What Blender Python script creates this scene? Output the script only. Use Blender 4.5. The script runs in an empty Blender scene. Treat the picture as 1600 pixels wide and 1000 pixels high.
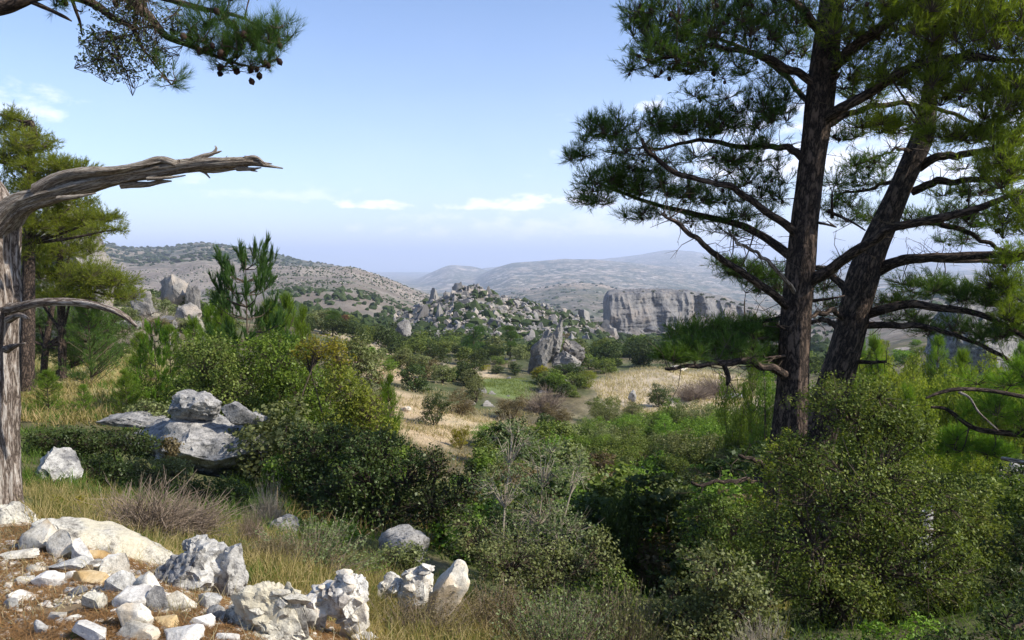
import bpy, bmesh, math, random
import numpy as np
from mathutils import Vector, Matrix, Euler

S = bpy.context.scene
COL = S.collection
rng = np.random.default_rng(11)
random.seed(5)

# ------------------------------------------------------------ camera, sky, sun, exposure
F = 1155.6                      # focal length in photograph pixels (1600 wide)
PITCH = math.radians(4.7)
CP, SP = math.cos(PITCH), math.sin(PITCH)
cam_d = bpy.data.cameras.new('camera')
cam_d.sensor_width = 36.0
cam_d.lens = 26.0
cam_d.clip_start = 0.05
cam_d.clip_end = 90000.0
cam = bpy.data.objects.new('camera', cam_d)
COL.objects.link(cam)
cam.location = (0, 0, 0)
cam.rotation_euler = (math.radians(90) - PITCH, 0, 0)
S.camera = cam

SUN_DIR = Vector((0.93, -0.27, 0.80)).normalized()      # towards the sun
SUN_EL = math.asin(SUN_DIR.z)
SUN_AZ = math.atan2(SUN_DIR.x, SUN_DIR.y)                # clockwise from +Y
sun_d = bpy.data.lights.new('sun', 'SUN')
sun_d.energy = 5.0
sun_d.angle = math.radians(0.5)
sun_d.color = (1.0, 0.94, 0.84)
sun = bpy.data.objects.new('sun', sun_d)
COL.objects.link(sun)
sun.rotation_euler = SUN_DIR.to_track_quat('Z', 'Y').to_euler()

S.view_settings.view_transform = 'Standard'
S.view_settings.look = 'None'
S.view_settings.exposure = 0.52
S.view_settings.gamma = 1.0
S.view_settings.use_curve_mapping = False
S.render.engine = 'CYCLES'
cy = S.cycles
cy.max_bounces = 5
cy.diffuse_bounces = 3
cy.glossy_bounces = 1
cy.transmission_bounces = 3
cy.transparent_max_bounces = 4
cy.volume_bounces = 1
cy.use_denoising = True
cy.sample_clamp_indirect = 6.0

SKY_STRENGTH = 0.135
# clouds: azimuth and elevation (degrees), half widths (degrees), amount
CLOUDS = [(-0.2, 4.0, 6.0, 0.75, 1.0), (4.6, 4.3, 4.5, 1.0, 1.0), (-11.4, 3.9, 4.0, 0.6, 1.0), (-23.0, 5.4, 1.8, 0.7, .45), (-17, 4.6, 6, .8, .3),
          (-33.0, 9.4, 3.4, 1.6, .5), (-38.0, 10.0, 3.6, 1.6, .5),
          (10.4, 11.0, 1.3, 1.1, .7), (24.0, 6.5, 15.0, 5.0, .75), (36, 6, 12, 5, .75), (6, 2.2, 18, 1.6, .45)]


def build_world():
    w = bpy.data.worlds.new('World')
    S.world = w
    w.use_nodes = True
    nt = w.node_tree
    N, L = nt.nodes, nt.links
    for n in list(N):
        N.remove(n)
    out = N.new('ShaderNodeOutputWorld')
    bg = N.new('ShaderNodeBackground')
    sky = N.new('ShaderNodeTexSky')
    sky.sky_type = 'NISHITA'
    sky.sun_disc = False
    sky.sun_elevation = SUN_EL
    sky.sun_rotation = SUN_AZ
    sky.altitude = 400
    sky.air_density = 1.0
    sky.dust_density = .8
    sky.ozone_density = 1.6
    bg.inputs['Strength'].default_value = SKY_STRENGTH
    tc = N.new('ShaderNodeTexCoord')
    sep = N.new('ShaderNodeSeparateXYZ')
    L.new(tc.outputs['Generated'], sep.inputs[0])

    def m(op, a, b=None, c=None, clamp=False):
        n = N.new('ShaderNodeMath'); n.operation = op; n.use_clamp = clamp
        for i, v in enumerate((a, b, c)):
            if v is None: continue
            if isinstance(v, (int, float)): n.inputs[i].default_value = v
            else: L.new(v, n.inputs[i])
        return n.outputs[0]
    az = m('ARCTAN2', sep.outputs[0], sep.outputs[1])
    el = m('ARCSINE', sep.outputs[2])
    mp = N.new('ShaderNodeMapping'); mp.inputs['Scale'].default_value = (1, 1, 2.2)
    L.new(tc.outputs['Generated'], mp.inputs[0])
    nz = N.new('ShaderNodeTexNoise'); nz.inputs['Scale'].default_value = 26; nz.inputs['Detail'].default_value = 7
    nz.inputs['Roughness'].default_value = .58
    L.new(mp.outputs[0], nz.inputs['Vector'])
    tot = None
    for (a, e, ra, re, amt) in CLOUDS:
        da = m('DIVIDE', m('SUBTRACT', az, math.radians(a)), math.radians(ra))
        de = m('DIVIDE', m('SUBTRACT', el, math.radians(e)), math.radians(re))
        # flat base: the lower half falls off three times as fast
        de = m('MULTIPLY', de, m('ADD', 1.0, m('MULTIPLY', m('LESS_THAN', de, 0.0), 1.4)))
        d = m('SQRT', m('ADD', m('MULTIPLY', da, da), m('MULTIPLY', de, de)))
        b = m('SUBTRACT', 1.0, d)
        v = m('ADD', b, m('MULTIPLY', m('SUBTRACT', nz.outputs['Fac'], .52), 4.2))
        v = m('MULTIPLY', m('SMOOTH_MIN', m('MAXIMUM', v, 0.0), 1.0, .3), amt)
        v = m('MULTIPLY', v, m('MINIMUM', m('MAXIMUM', m('ADD', b, 0.9), 0.0), 1.0))
        tot = v if tot is None else m('MAXIMUM', tot, v)
    # a thin veil that whitens the low sky all the way round
    veil = m('MULTIPLY', m('POWER', m('SUBTRACT', 1.0, m('DIVIDE', m('ABSOLUTE', el), .42), clamp=True), 1.6), .34)
    nz2 = N.new('ShaderNodeTexNoise'); nz2.inputs['Scale'].default_value = 5; nz2.inputs['Detail'].default_value = 4
    L.new(mp.outputs[0], nz2.inputs['Vector'])
    veil = m('MULTIPLY', veil, m('ADD', .55, m('MULTIPLY', nz2.outputs['Fac'], .9)))
    tint = N.new('ShaderNodeMix'); tint.data_type = 'RGBA'; tint.blend_type = 'MULTIPLY'
    tint.inputs['Factor'].default_value = 1.0
    L.new(sky.outputs[0], tint.inputs['A']); tint.inputs['B'].default_value = (.90, .97, 1.12, 1)
    mx0 = N.new('ShaderNodeMix'); mx0.data_type = 'RGBA'
    L.new(veil, mx0.inputs['Factor']); L.new(tint.outputs['Result'], mx0.inputs['A'])
    mx0.inputs['B'].default_value = (6.6, 7.0, 8.9, 1)
    mx = N.new('ShaderNodeMix'); mx.data_type = 'RGBA'
    L.new(m('MULTIPLY', m('MINIMUM', tot, 1.0), .95), mx.inputs['Factor'])
    L.new(mx0.outputs['Result'], mx.inputs['A'])
    mx.inputs['B'].default_value = (8.8, 8.5, 9.2, 1)
    L.new(mx.outputs['Result'], bg.inputs['Color'])
    L.new(bg.outputs[0], out.inputs[0])


build_world()


# ------------------------------------------------------------ pixel <-> world
def W(px, py, D):
    """world point D metres ahead seen at a photograph pixel"""
    u = (px - 800) / F
    v = (500 - py) / F
    y = CP + v * SP
    z = v * CP - SP
    return np.array((u * D / y, D, z * D / y))


def slope_of(py):
    v = (500 - np.asarray(py, float)) / F
    return (v * CP - SP) / (CP + v * SP)


# ------------------------------------------------------------ noise
_perm = np.random.default_rng(3).permutation(256)
_perm = np.concatenate([_perm, _perm, _perm])
_g = np.random.default_rng(4).normal(size=(256, 3)); _g /= np.linalg.norm(_g, axis=1)[:, None]


def pnoise(p):
    p = np.asarray(p, float)
    i = np.floor(p).astype(np.int64); f = p - i; i &= 255
    w = f * f * f * (f * (f * 6 - 15) + 10)
    r = 0
    for dx in (0, 1):
        for dy in (0, 1):
            for dz in (0, 1):
                h = _perm[_perm[_perm[(i[..., 0] + dx) & 255] + ((i[..., 1] + dy) & 255)] + ((i[..., 2] + dz) & 255)]
                g = _g[h]
                d = f - np.array((dx, dy, dz))
                ww = (w[..., 0] if dx else 1 - w[..., 0]) * (w[..., 1] if dy else 1 - w[..., 1]) * (w[..., 2] if dz else 1 - w[..., 2])
                r = r + ww * (g * d).sum(-1)
    return r * 1.6


def fbm(p, octaves=4, gain=.5, lac=2.03):
    p = np.asarray(p, float); a = 1; s = 0
    for _ in range(octaves):
        s = s + a * pnoise(p); p = p * lac + 17.3; a *= gain
    return s


def ridged(p, octaves=4, gain=.5):
    p = np.asarray(p, float); a = 1; s = 0
    for _ in range(octaves):
        s = s + a * (1 - np.abs(pnoise(p)) * 2); p = p * 2.07 + 9.1; a *= gain
    return s


# ------------------------------------------------------------ mesh helpers
def new_mesh(name, V, faces, mat=None, smooth=False, attr=None):
    """V (n,3); faces: list of index arrays (k,3) or (k,4)"""
    me = bpy.data.meshes.new(name)
    V = np.ascontiguousarray(V, dtype=np.float32)
    me.vertices.add(len(V)); me.vertices.foreach_set('co', V.ravel())
    loops = np.concatenate([np.asarray(f, np.int32).ravel() for f in faces])
    tot = np.concatenate([np.full(len(f), np.asarray(f).shape[1], np.int32) for f in faces])
    start = np.concatenate([[0], np.cumsum(tot)[:-1]]).astype(np.int32)
    me.loops.add(len(loops)); me.loops.foreach_set('vertex_index', loops)
    me.polygons.add(len(tot)); me.polygons.foreach_set('loop_start', start)
    me.polygons.foreach_set('use_smooth', np.full(len(tot), smooth))
    if attr:
        for k, a in attr.items():
            a = np.asarray(a, np.float32)
            if a.ndim == 1:
                at = me.attributes.new(k, 'FLOAT', 'POINT'); at.data.foreach_set('value', a)
            else:
                at = me.attributes.new(k, 'FLOAT_COLOR', 'POINT')
                at.data.foreach_set('color', np.concatenate([a, np.ones((len(a), 1), np.float32)], 1).ravel())
    me.update(calc_edges=True)
    if mat: me.materials.append(mat)
    return me


def part(name, me, parent, kind=None, mat=None):
    o = bpy.data.objects.new(name, me); COL.objects.link(o); o.parent = parent
    if kind: o['kind'] = kind
    if mat is not None:
        o.material_slots[0].link = 'OBJECT'; o.material_slots[0].material = mat
    return o


def thing(name, label, cat, loc=(0, 0, 0), group=None, me=None, mat=None):
    o = bpy.data.objects.new(name, me); COL.objects.link(o)
    o.location = loc
    o['label'] = label; o['category'] = cat
    if group: o['group'] = group
    if mat is not None and me is not None:
        o.material_slots[0].link = 'OBJECT'; o.material_slots[0].material = mat
    return o


def unit(a):
    a = np.asarray(a, float)
    return a / (np.linalg.norm(a, axis=-1, keepdims=True) + 1e-9)


def perp(d, r=None):
    r = rng.normal(size=d.shape) if r is None else r
    s = np.cross(d, r)
    return unit(s)


class Geo:
    """collects raw geometry, built as one mesh"""
    def __init__(s): s.V = []; s.T = []; s.Q = []; s.n = 0
    def add(s, V, T=None, Q=None):
        V = np.asarray(V, float).reshape(-1, 3)
        if T is not None and len(T): s.T.append(np.asarray(T) + s.n)
        if Q is not None and len(Q): s.Q.append(np.asarray(Q) + s.n)
        s.V.append(V); s.n += len(V)
    def mesh(s, name, mat=None, smooth=False, origin=None):
        V = np.concatenate(s.V)
        if origin is not None: V = V - np.asarray(origin)
        f = []
        if s.T: f.append(np.concatenate(s.T))
        if s.Q: f.append(np.concatenate(s.Q))
        me = new_mesh(name, V, f, mat, smooth)
        if getattr(s, 'grain', None) is not None and len(s.grain) == len(V):
            a = me.attributes.new('grain', 'FLOAT_VECTOR', 'POINT'); a.data.foreach_set('vector', np.ascontiguousarray(s.grain, np.float32).ravel())
        return me

    def segs(s, A, B, ra, rb, sides=3):
        """many straight tapered twigs at once"""
        A = np.asarray(A, float); B = np.asarray(B, float); n = len(A)
        if n == 0: return
        ra = np.broadcast_to(ra, (n,)); rb = np.broadcast_to(rb, (n,))
        d = unit(B - A); u = perp(d); v = np.cross(d, u)
        ang = np.arange(sides) * 2 * math.pi / sides
        ring = u[:, None] * np.cos(ang)[None, :, None] + v[:, None] * np.sin(ang)[None, :, None]
        P = np.concatenate([A[:, None] + ring * ra[:, None, None], B[:, None] + ring * rb[:, None, None]], 1)
        base = np.arange(n)[:, None] * (2 * sides)
        Q = []
        for k in range(sides):
            k2 = (k + 1) % sides
            Q.append(np.stack([base[:, 0] + k, base[:, 0] + k2, base[:, 0] + sides + k2, base[:, 0] + sides + k], 1))
        s.add(P.reshape(-1, 3), Q=np.concatenate(Q))

    def tufts(s, P, Dr, L=.16, nl=.10, K=30, w=.004, spread=(.45, 1.0)):
        """shoots of pine needles: P base points, Dr directions; one thin triangle per needle"""
        P = np.asarray(P, float); n = len(P)
        if n == 0: return
        Dr = unit(Dr)
        L = np.broadcast_to(L, (n,))
        t = rng.uniform(0, 1, (n, K))
        base = P[:, None] + Dr[:, None] * (t * L[:, None])[..., None]
        D2 = np.repeat(Dr[:, None], K, 1)
        side = perp(D2)
        a = rng.uniform(spread[0], spread[1], (n, K)) * (1.0 - .45 * t)
        nd = D2 * np.cos(a)[..., None] + side * np.sin(a)[..., None]
        ln = nl * rng.uniform(.7, 1.15, (n, K))
        tip = base + nd * ln[..., None]
        wv = perp(nd) * w
        V = np.stack([base - wv, base + wv, tip], 2).reshape(-1, 3)
        s.add(V, T=np.arange(n * K * 3).reshape(-1, 3))

    def leaves(s, P, size, out=None, outw=.5, upw=.4, aspect=.6, fold=0.0):
        P = np.asarray(P, float); n = len(P)
        if n == 0: return
        size = np.broadcast_to(size, (n,)) * rng.uniform(.45, 1.4, n)
        nm = rng.normal(size=(n, 3)) * .75
        if out is not None: nm = nm + out * outw
        nm[:, 2] += upw
        nm = unit(nm)
        u = perp(nm); v = np.cross(nm, u)
        a = u * size[:, None] * .5; b = v * (size * aspect * .5)[:, None]
        V = np.stack([P - a, P - b * 1.0 - a * .1, P + a, P + b - a * .1], 1).reshape(-1, 3)
        s.add(V, Q=np.arange(n * 4).reshape(-1, 4))


def resample(pts, n):
    """Catmull-Rom through rows of pts (any number of columns)"""
    P = np.asarray(pts, float)
    P = np.vstack([2 * P[0] - P[1], P, 2 * P[-1] - P[-2]])
    m_ = len(P) - 3
    t = np.linspace(0, m_ - 1e-6, n); i = t.astype(int); f = (t - i)[:, None]
    p0, p1, p2, p3 = P[i], P[i + 1], P[i + 2], P[i + 3]
    return .5 * ((2 * p1) + (-p0 + p2) * f + (2 * p0 - 5 * p1 + 4 * p2 - p3) * f ** 2 + (-p0 + 3 * p1 - 3 * p2 + p3) * f ** 3)


def tube(geo, C, R, sides=10, rough=.0, fr=9., stretch=.25, cap=True, seed=0, flute=0.0):
    """a rough tapering limb along centre points C with radii R"""
    C = np.asarray(C, float); n = len(C); R = np.asarray(R, float)
    T = unit(np.gradient(C, axis=0))
    ref = np.array((0.0, 1.0, 0.05)) if abs(T[0][1]) < .8 else np.array((1.0, 0, 0))
    U = []
    for k in range(n):
        ref = unit(ref - T[k] * np.dot(ref, T[k])); U.append(ref)
    U = np.array(U); Vv = np.cross(T, U)
    ang = np.arange(sides) * 2 * math.pi / sides
    ring = U[:, None] * np.cos(ang)[None, :, None] + Vv[:, None] * np.sin(ang)[None, :, None]
    r = np.repeat(R[:, None], sides, 1)
    if rough > 0:
        s = np.concatenate([[0], np.cumsum(np.linalg.norm(np.diff(C, axis=0), axis=1))])
        rr = R.max()
        q = np.stack([np.cos(ang)[None] * fr * .35 + 0 * s[:, None] + seed * 7.7, np.sin(ang)[None] * fr * .35 + 0 * s[:, None],
                      np.repeat((s / rr * stretch * .5)[:, None], sides, 1)], -1)
        r = r * (1 + rough * fbm(q, 4, .6))
        if flute:
            r = r * (1 + flute * ridged(q * np.array((1.4, 1.4, .35)), 3, .55) - flute)
    P = C[:, None] + ring * r[..., None]
    V = P.reshape(-1, 3)
    i = np.arange(n - 1)[:, None] * sides; k = np.arange(sides)[None]; k2 = (k + 1) % sides
    Q = np.stack([i + k, i + k2, i + sides + k2, i + sides + k], -1).reshape(-1, 4)
    Tt = None
    if cap:
        V = np.vstack([V, C[-1] + T[-1] * R[-1] * .6])
        b = (n - 1) * sides
        Tt = np.array([[b + a_, b + (a_ + 1) % sides, n * sides] for a_ in range(sides)])
    geo.add(V, T=Tt, Q=Q)
    sl = np.concatenate([[0], np.cumsum(np.linalg.norm(np.diff(C, axis=0), axis=1))])
    g = np.stack([np.cos(ang)[None] * R[:, None] + seed, np.sin(ang)[None] * R[:, None] + sl[:, None] * 0, sl[:, None] + ang[None] * 0], -1).reshape(-1, 3)
    if cap: g = np.vstack([g, g[-1]])
    geo.grain = g


_ico = {}


def ico(sub):
    if sub not in _ico:
        bm = bmesh.new(); bmesh.ops.create_icosphere(bm, subdivisions=sub, radius=1)
        V = np.array([v.co[:] for v in bm.verts]); Fc = np.array([[v.index for v in f.verts] for f in bm.faces])
        bm.free(); _ico[sub] = (V, Fc)
    return _ico[sub]


# ------------------------------------------------------------ materials
def mat_new(name):
    m = bpy.data.materials.new(name); m.use_nodes = True
    nt = m.node_tree
    for n in list(nt.nodes): nt.nodes.remove(n)
    out = nt.nodes.new('ShaderNodeOutputMaterial')
    return m, nt, nt.nodes, nt.links, out


def ramp(N, stops, interp='LINEAR'):
    r = N.new('ShaderNodeValToRGB'); cr = r.color_ramp; cr.interpolation = interp
    while len(cr.elements) > 1: cr.elements.remove(cr.elements[0])
    cr.elements[0].position = stops[0][0]; cr.elements[0].color = (*stops[0][1], 1)
    for p, c in stops[1:]:
        e = cr.elements.new(p); e.color = (*c, 1)
    return r


def leaf_mat(name, cols, trans=.35, gloss=.12, tcol=None, vary=.25, rough=.45):
    """cols: colours from dark to light, picked per leaf; each plant shifts a little as a whole"""
    m, nt, N, L, out = mat_new(name)
    geo = N.new('ShaderNodeNewGeometry'); oi = N.new('ShaderNodeObjectInfo')
    r = ramp(N, [(i / (len(cols) - 1), c) for i, c in enumerate(cols)])
    tc = N.new('ShaderNodeTexCoord')
    nz = N.new('ShaderNodeTexNoise'); nz.inputs['Scale'].default_value = 1.7; nz.inputs['Detail'].default_value = 2
    L.new(geo.outputs['Position'], nz.inputs['Vector'])
    a = N.new('ShaderNodeMath'); a.operation = 'MULTIPLY_ADD'
    L.new(geo.outputs['Random Per Island'], a.inputs[0]); a.inputs[1].default_value = .6
    b = N.new('ShaderNodeMath'); b.operation = 'MULTIPLY_ADD'
    L.new(nz.outputs['Fac'], b.inputs[0]); b.inputs[1].default_value = .9; b.inputs[2].default_value = -.27
    L.new(b.outputs[0], a.inputs[2])
    L.new(a.outputs[0], r.inputs[0])
    hs = N.new('ShaderNodeHueSaturation')
    L.new(r.outputs[0], hs.inputs['Color'])
    v = N.new('ShaderNodeMapRange'); v.inputs['To Min'].default_value = 1 - vary; v.inputs['To Max'].default_value = 1 + vary
    L.new(oi.outputs['Random'], v.inputs[0]); L.new(v.outputs[0], hs.inputs['Value'])
    h = N.new('ShaderNodeMapRange'); h.inputs['To Min'].default_value = .488; h.inputs['To Max'].default_value = .512
    L.new(oi.outputs['Random'], h.inputs[0]); L.new(h.outputs[0], hs.inputs['Hue'])
    df = N.new('ShaderNodeBsdfDiffuse'); L.new(hs.outputs[0], df.inputs[0])
    tr = N.new('ShaderNodeBsdfTranslucent')
    mt = N.new('ShaderNodeMix'); mt.data_type = 'RGBA'; mt.blend_type = 'MULTIPLY'; mt.inputs['Factor'].default_value = 1
    L.new(hs.outputs[0], mt.inputs['A']); mt.inputs['B'].default_value = (*(tcol or (1.5, 1.6, .7)), 1)
    L.new(mt.outputs['Result'], tr.inputs[0])
    mx = N.new('ShaderNodeMixShader'); mx.inputs[0].default_value = trans
    L.new(df.outputs[0], mx.inputs[1]); L.new(tr.outputs[0], mx.inputs[2])
    gl = N.new('ShaderNodeBsdfGlossy'); gl.inputs['Roughness'].default_value = rough
    gl.inputs['Color'].default_value = (.55, .6, .5, 1)
    mx2 = N.new('ShaderNodeMixShader'); mx2.inputs[0].default_value = gloss * .3
    L.new(mx.outputs[0], mx2.inputs[1]); L.new(gl.outputs[0], mx2.inputs[2])
    L.new(mx2.outputs[0], out.inputs[0])
    return m


def rock_mat(name, base, dark, light, stain=None, scale=1.0, bump=.6, lich=.5):
    m, nt, N, L, out = mat_new(name)
    tc = N.new('ShaderNodeTexCoord'); oi = N.new('ShaderNodeObjectInfo')
    ad = N.new('ShaderNodeVectorMath'); ad.operation = 'ADD'
    mu = N.new('ShaderNodeVectorMath'); mu.operation = 'SCALE'; mu.inputs[0].default_value = (31, 17, 23)
    L.new(oi.outputs['Random'], mu.inputs['Scale'])
    L.new(tc.outputs['Object'], ad.inputs[0]); L.new(mu.outputs[0], ad.inputs[1])
    def noise(s, d=6, r=.6):
        n = N.new('ShaderNodeTexNoise'); n.inputs['Scale'].default_value = s * scale; n.inputs['Detail'].default_value = d
        n.inputs['Roughness'].default_value = r; L.new(ad.outputs[0], n.inputs['Vector']); return n.outputs['Fac']
    n1, n2, n3 = noise(2.2), noise(13, 8, .7), noise(45, 4, .65)
    r1 = ramp(N, [(.34, dark), (.47, base), (.62, light)]); L.new(n1, r1.inputs[0])
    r2 = ramp(N, [(.36, (.16, .15, .15)), (.47, (.8, .8, .8)), (.60, (1, 1, 1))]); L.new(n2, r2.inputs[0])
    mx = N.new('ShaderNodeMix'); mx.data_type = 'RGBA'; mx.blend_type = 'MULTIPLY'; mx.inputs['Factor'].default_value = lich
    L.new(r1.outputs[0], mx.inputs['A']); L.new(r2.outputs[0], mx.inputs['B'])
    r3 = ramp(N, [(.36, (.45, .45, .45)), (.55, (1, 1, 1))]); L.new(n3, r3.inputs[0])
    mx3 = N.new('ShaderNodeMix'); mx3.data_type = 'RGBA'; mx3.blend_type = 'MULTIPLY'; mx3.inputs['Factor'].default_value = lich * .8
    L.new(mx.outputs['Result'], mx3.inputs['A']); L.new(r3.outputs[0], mx3.inputs['B'])
    last = mx3.outputs['Result']
    if stain:
        n4 = noise(1.1, 3); r4 = ramp(N, [(.5, (0, 0, 0)), (.62, (1, 1, 1))]); L.new(n4, r4.inputs[0])
        mx4 = N.new('ShaderNodeMix'); mx4.data_type = 'RGBA'
        f = N.new('ShaderNodeMath'); f.operation = 'MULTIPLY'; f.inputs[1].default_value = .75
        L.new(r4.outputs[0], f.inputs[0]); L.new(f.outputs[0], mx4.inputs['Factor'])
        L.new(last, mx4.inputs['A']); mx4.inputs['B'].default_value = (*stain, 1)
        last = mx4.outputs['Result']
    hs = N.new('ShaderNodeHueSaturation'); L.new(last, hs.inputs['Color'])
    v = N.new('ShaderNodeMapRange'); v.inputs['To Min'].default_value = .82; v.inputs['To Max'].default_value = 1.15
    L.new(oi.outputs['Random'], v.inputs[0]); L.new(v.outputs[0], hs.inputs['Value'])
    bs = N.new('ShaderNodeBsdfPrincipled'); bs.inputs['Roughness'].default_value = .92
    bs.inputs['Specular IOR Level'].default_value = .2
    L.new(hs.outputs[0], bs.inputs['Base Color'])
    sm = N.new('ShaderNodeMath'); sm.operation = 'MULTIPLY_ADD'; L.new(n3, sm.inputs[0]); sm.inputs[1].default_value = .35; L.new(n2, sm.inputs[2])
    bp = N.new('ShaderNodeBump'); bp.inputs['Strength'].default_value = bump; bp.inputs['Distance'].default_value = .05 / scale
    L.new(sm.outputs[0], bp.inputs['Height']); L.new(bp.outputs[0], bs.inputs['Normal'])
    L.new(bs.outputs[0], out.inputs[0])
    return m


def bark_mat(name, dark, mid, light, sc=1.0, bump=1.0, zs=.22):
    m, nt, N, L, out = mat_new(name)
    tc = N.new('ShaderNodeAttribute'); tc.attribute_name = 'grain'
    mp = N.new('ShaderNodeMapping'); mp.inputs['Scale'].default_value = (1, 1, zs)
    L.new(tc.outputs['Vector'], mp.inputs[0])
    vo = N.new('ShaderNodeTexVoronoi'); vo.feature = 'DISTANCE_TO_EDGE'; vo.inputs['Scale'].default_value = 21 * sc
    nz = N.new('ShaderNodeTexNoise'); nz.inputs['Scale'].default_value = 9 * sc; nz.inputs['Detail'].default_value = 7
    nz.inputs['Roughness'].default_value = .65
    L.new(mp.outputs[0], nz.inputs['Vector'])
    mixv = N.new('ShaderNodeMix'); mixv.data_type = 'VECTOR'; mixv.inputs['Factor'].default_value = .30
    L.new(mp.outputs[0], mixv.inputs['A']); L.new(nz.outputs['Color'], mixv.inputs['B'])
    L.new(mixv.outputs['Result'], vo.inputs['Vector'])
    cr = ramp(N, [(0.0, dark), (.12, mid), (.42, light)])
    a = N.new('ShaderNodeMath'); a.operation = 'MULTIPLY'
    L.new(vo.outputs['Distance'], a.inputs[0]); L.new(nz.outputs['Fac'], a.inputs[1])
    sc_ = N.new('ShaderNodeMath'); sc_.operation = 'MULTIPLY'; sc_.inputs[1].default_value = 2.2
    L.new(a.outputs[0], sc_.inputs[0]); L.new(sc_.outputs[0], cr.inputs[0])
    bs = N.new('ShaderNodeBsdfPrincipled'); bs.inputs['Roughness'].default_value = .9
    bs.inputs['Specular IOR Level'].default_value = .15
    L.new(cr.outputs[0], bs.inputs['Base Color'])
    bp = N.new('ShaderNodeBump'); bp.inputs['Strength'].default_value = bump; bp.inputs['Distance'].default_value = .03
    L.new(sc_.outputs[0], bp.inputs['Height']); L.new(bp.outputs[0], bs.inputs['Normal'])
    L.new(bs.outputs[0], out.inputs[0])
    return m


def plain_mat(name, c1, c2=None, scale=8, rough=.9):
    m, nt, N, L, out = mat_new(name)
    bs = N.new('ShaderNodeBsdfPrincipled'); bs.inputs['Roughness'].default_value = rough
    bs.inputs['Specular IOR Level'].default_value = .2
    geo = N.new('ShaderNodeNewGeometry')
    r = ramp(N, [(0, c1), (1, c2 or c1)])
    L.new(geo.outputs['Random Per Island'], r.inputs[0])
    L.new(r.outputs[0], bs.inputs['Base Color']); L.new(bs.outputs[0], out.inputs[0])
    return m


M = {}
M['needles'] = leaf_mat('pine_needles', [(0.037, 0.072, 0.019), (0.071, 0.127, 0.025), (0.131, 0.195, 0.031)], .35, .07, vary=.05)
M['needles_sun_tint'] = leaf_mat('sun_tinted_pine_needles', [(0.083, 0.113, 0.017), (0.159, 0.197, 0.025), (0.261, 0.277, 0.036)], .45, .05, vary=.1)  # yellower copy of the pine needles, sunlight put into the colour
M['needles_fresh'] = leaf_mat('fresh_pine_needles', [(0.071, 0.117, 0.017), (0.133, 0.215, 0.025), (0.225, 0.303, 0.040)], .42, .05, vary=.15)
M['needles_spray'] = leaf_mat('green_pine_sprays', [(0.028, 0.061, 0.015), (0.055, 0.110, 0.024), (0.110, 0.171, 0.044)], .35, .07, vary=.05)
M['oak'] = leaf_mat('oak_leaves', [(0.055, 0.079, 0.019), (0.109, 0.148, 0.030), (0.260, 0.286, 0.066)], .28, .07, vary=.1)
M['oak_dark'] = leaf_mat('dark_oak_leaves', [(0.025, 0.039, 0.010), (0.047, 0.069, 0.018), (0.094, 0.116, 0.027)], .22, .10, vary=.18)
M['green'] = leaf_mat('green_shrub_leaves', [(0.066, 0.117, 0.018), (0.130, 0.202, 0.028), (0.224, 0.316, 0.044)], .33, .07, vary=.22)
M['bright'] = leaf_mat('bright_shrub_leaves', [(0.101, 0.130, 0.022), (0.182, 0.218, 0.032), (0.302, 0.299, 0.052)], .4, .05, vary=.15)
M['yellow'] = leaf_mat('yellow_shrub_leaves', [(0.144, 0.144, 0.022), (0.252, 0.228, 0.026), (0.384, 0.324, 0.036)], .4, .04, vary=.15)
M['olive'] = leaf_mat('grey_green_shrub_leaves', [(0.084, 0.097, 0.038), (0.155, 0.169, 0.063), (0.243, 0.254, 0.101)], .28, .08, vary=.18)
M['brownish'] = leaf_mat('dry_brown_shrub_leaves', [(0.084, 0.066, 0.034), (0.156, 0.120, 0.060), (0.228, 0.186, 0.102)], .3, .04, vary=.2)
M['rusty'] = leaf_mat('rusty_shrub_leaves', [(0.130, 0.060, 0.025), (0.200, 0.100, 0.045), (0.280, 0.170, 0.080)], .3, .03, vary=.15)
M['sage'] = leaf_mat('sage_leaves', [(0.081, 0.114, 0.050), (0.161, 0.202, 0.088), (0.269, 0.296, 0.139)], .35, .05, vary=.1)
M['scrub'] = leaf_mat('hillside_scrub_leaves', [(0.024, 0.037, 0.015), (0.044, 0.062, 0.022), (0.077, 0.094, 0.039)], .2, .03, vary=.2)
M['grass'] = leaf_mat('grass_blades', [(0.081, 0.090, 0.024), (0.196, 0.170, 0.055), (0.391, 0.290, 0.143), (0.483, 0.360, 0.209)], .4, .04, vary=.05)
M['grass_green'] = leaf_mat('green_grass_blades', [(0.040, 0.080, 0.015), (0.090, 0.150, 0.025), (0.170, 0.220, 0.050)], .4, .04, vary=.05)
M['field_grass'] = leaf_mat('field_grass_blades', [(.10, .13, .035), (.17, .20, .06), (.28, .28, .12)], .4, .03, vary=.03)
M['straw'] = leaf_mat('straw_blades', [(0.239, 0.190, 0.103), (0.386, 0.314, 0.196), (0.515, 0.437, 0.310)], .4, .04, vary=.05)
M['litter'] = leaf_mat('fallen_pine_needles', [(0.130, 0.065, 0.025), (0.250, 0.140, 0.055), (0.370, 0.230, 0.110)], .1, .05, vary=.0)
M['twig'] = plain_mat('twigs', (.045, .032, .022), (.10, .075, .052))
M['twig_pale'] = plain_mat('pale_twigs', (.22, .18, .13), (.38, .33, .26))
M['twig_brown'] = plain_mat('brown_twigs', (.13, .095, .065), (.27, .21, .16))
M['cone'] = plain_mat('pine_cones', (.02, .012, .01), (.055, .032, .023))
M['bark'] = bark_mat('pine_bark', (.012, .009, .008), (.055, .040, .031), (.17, .12, .09), .75, 1.0, .33)
M['bark_dead'] = bark_mat('weathered_bark', (.05, .036, .028), (.27, .215, .175), (.60, .55, .49), .9, 1.0, .12)
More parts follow.
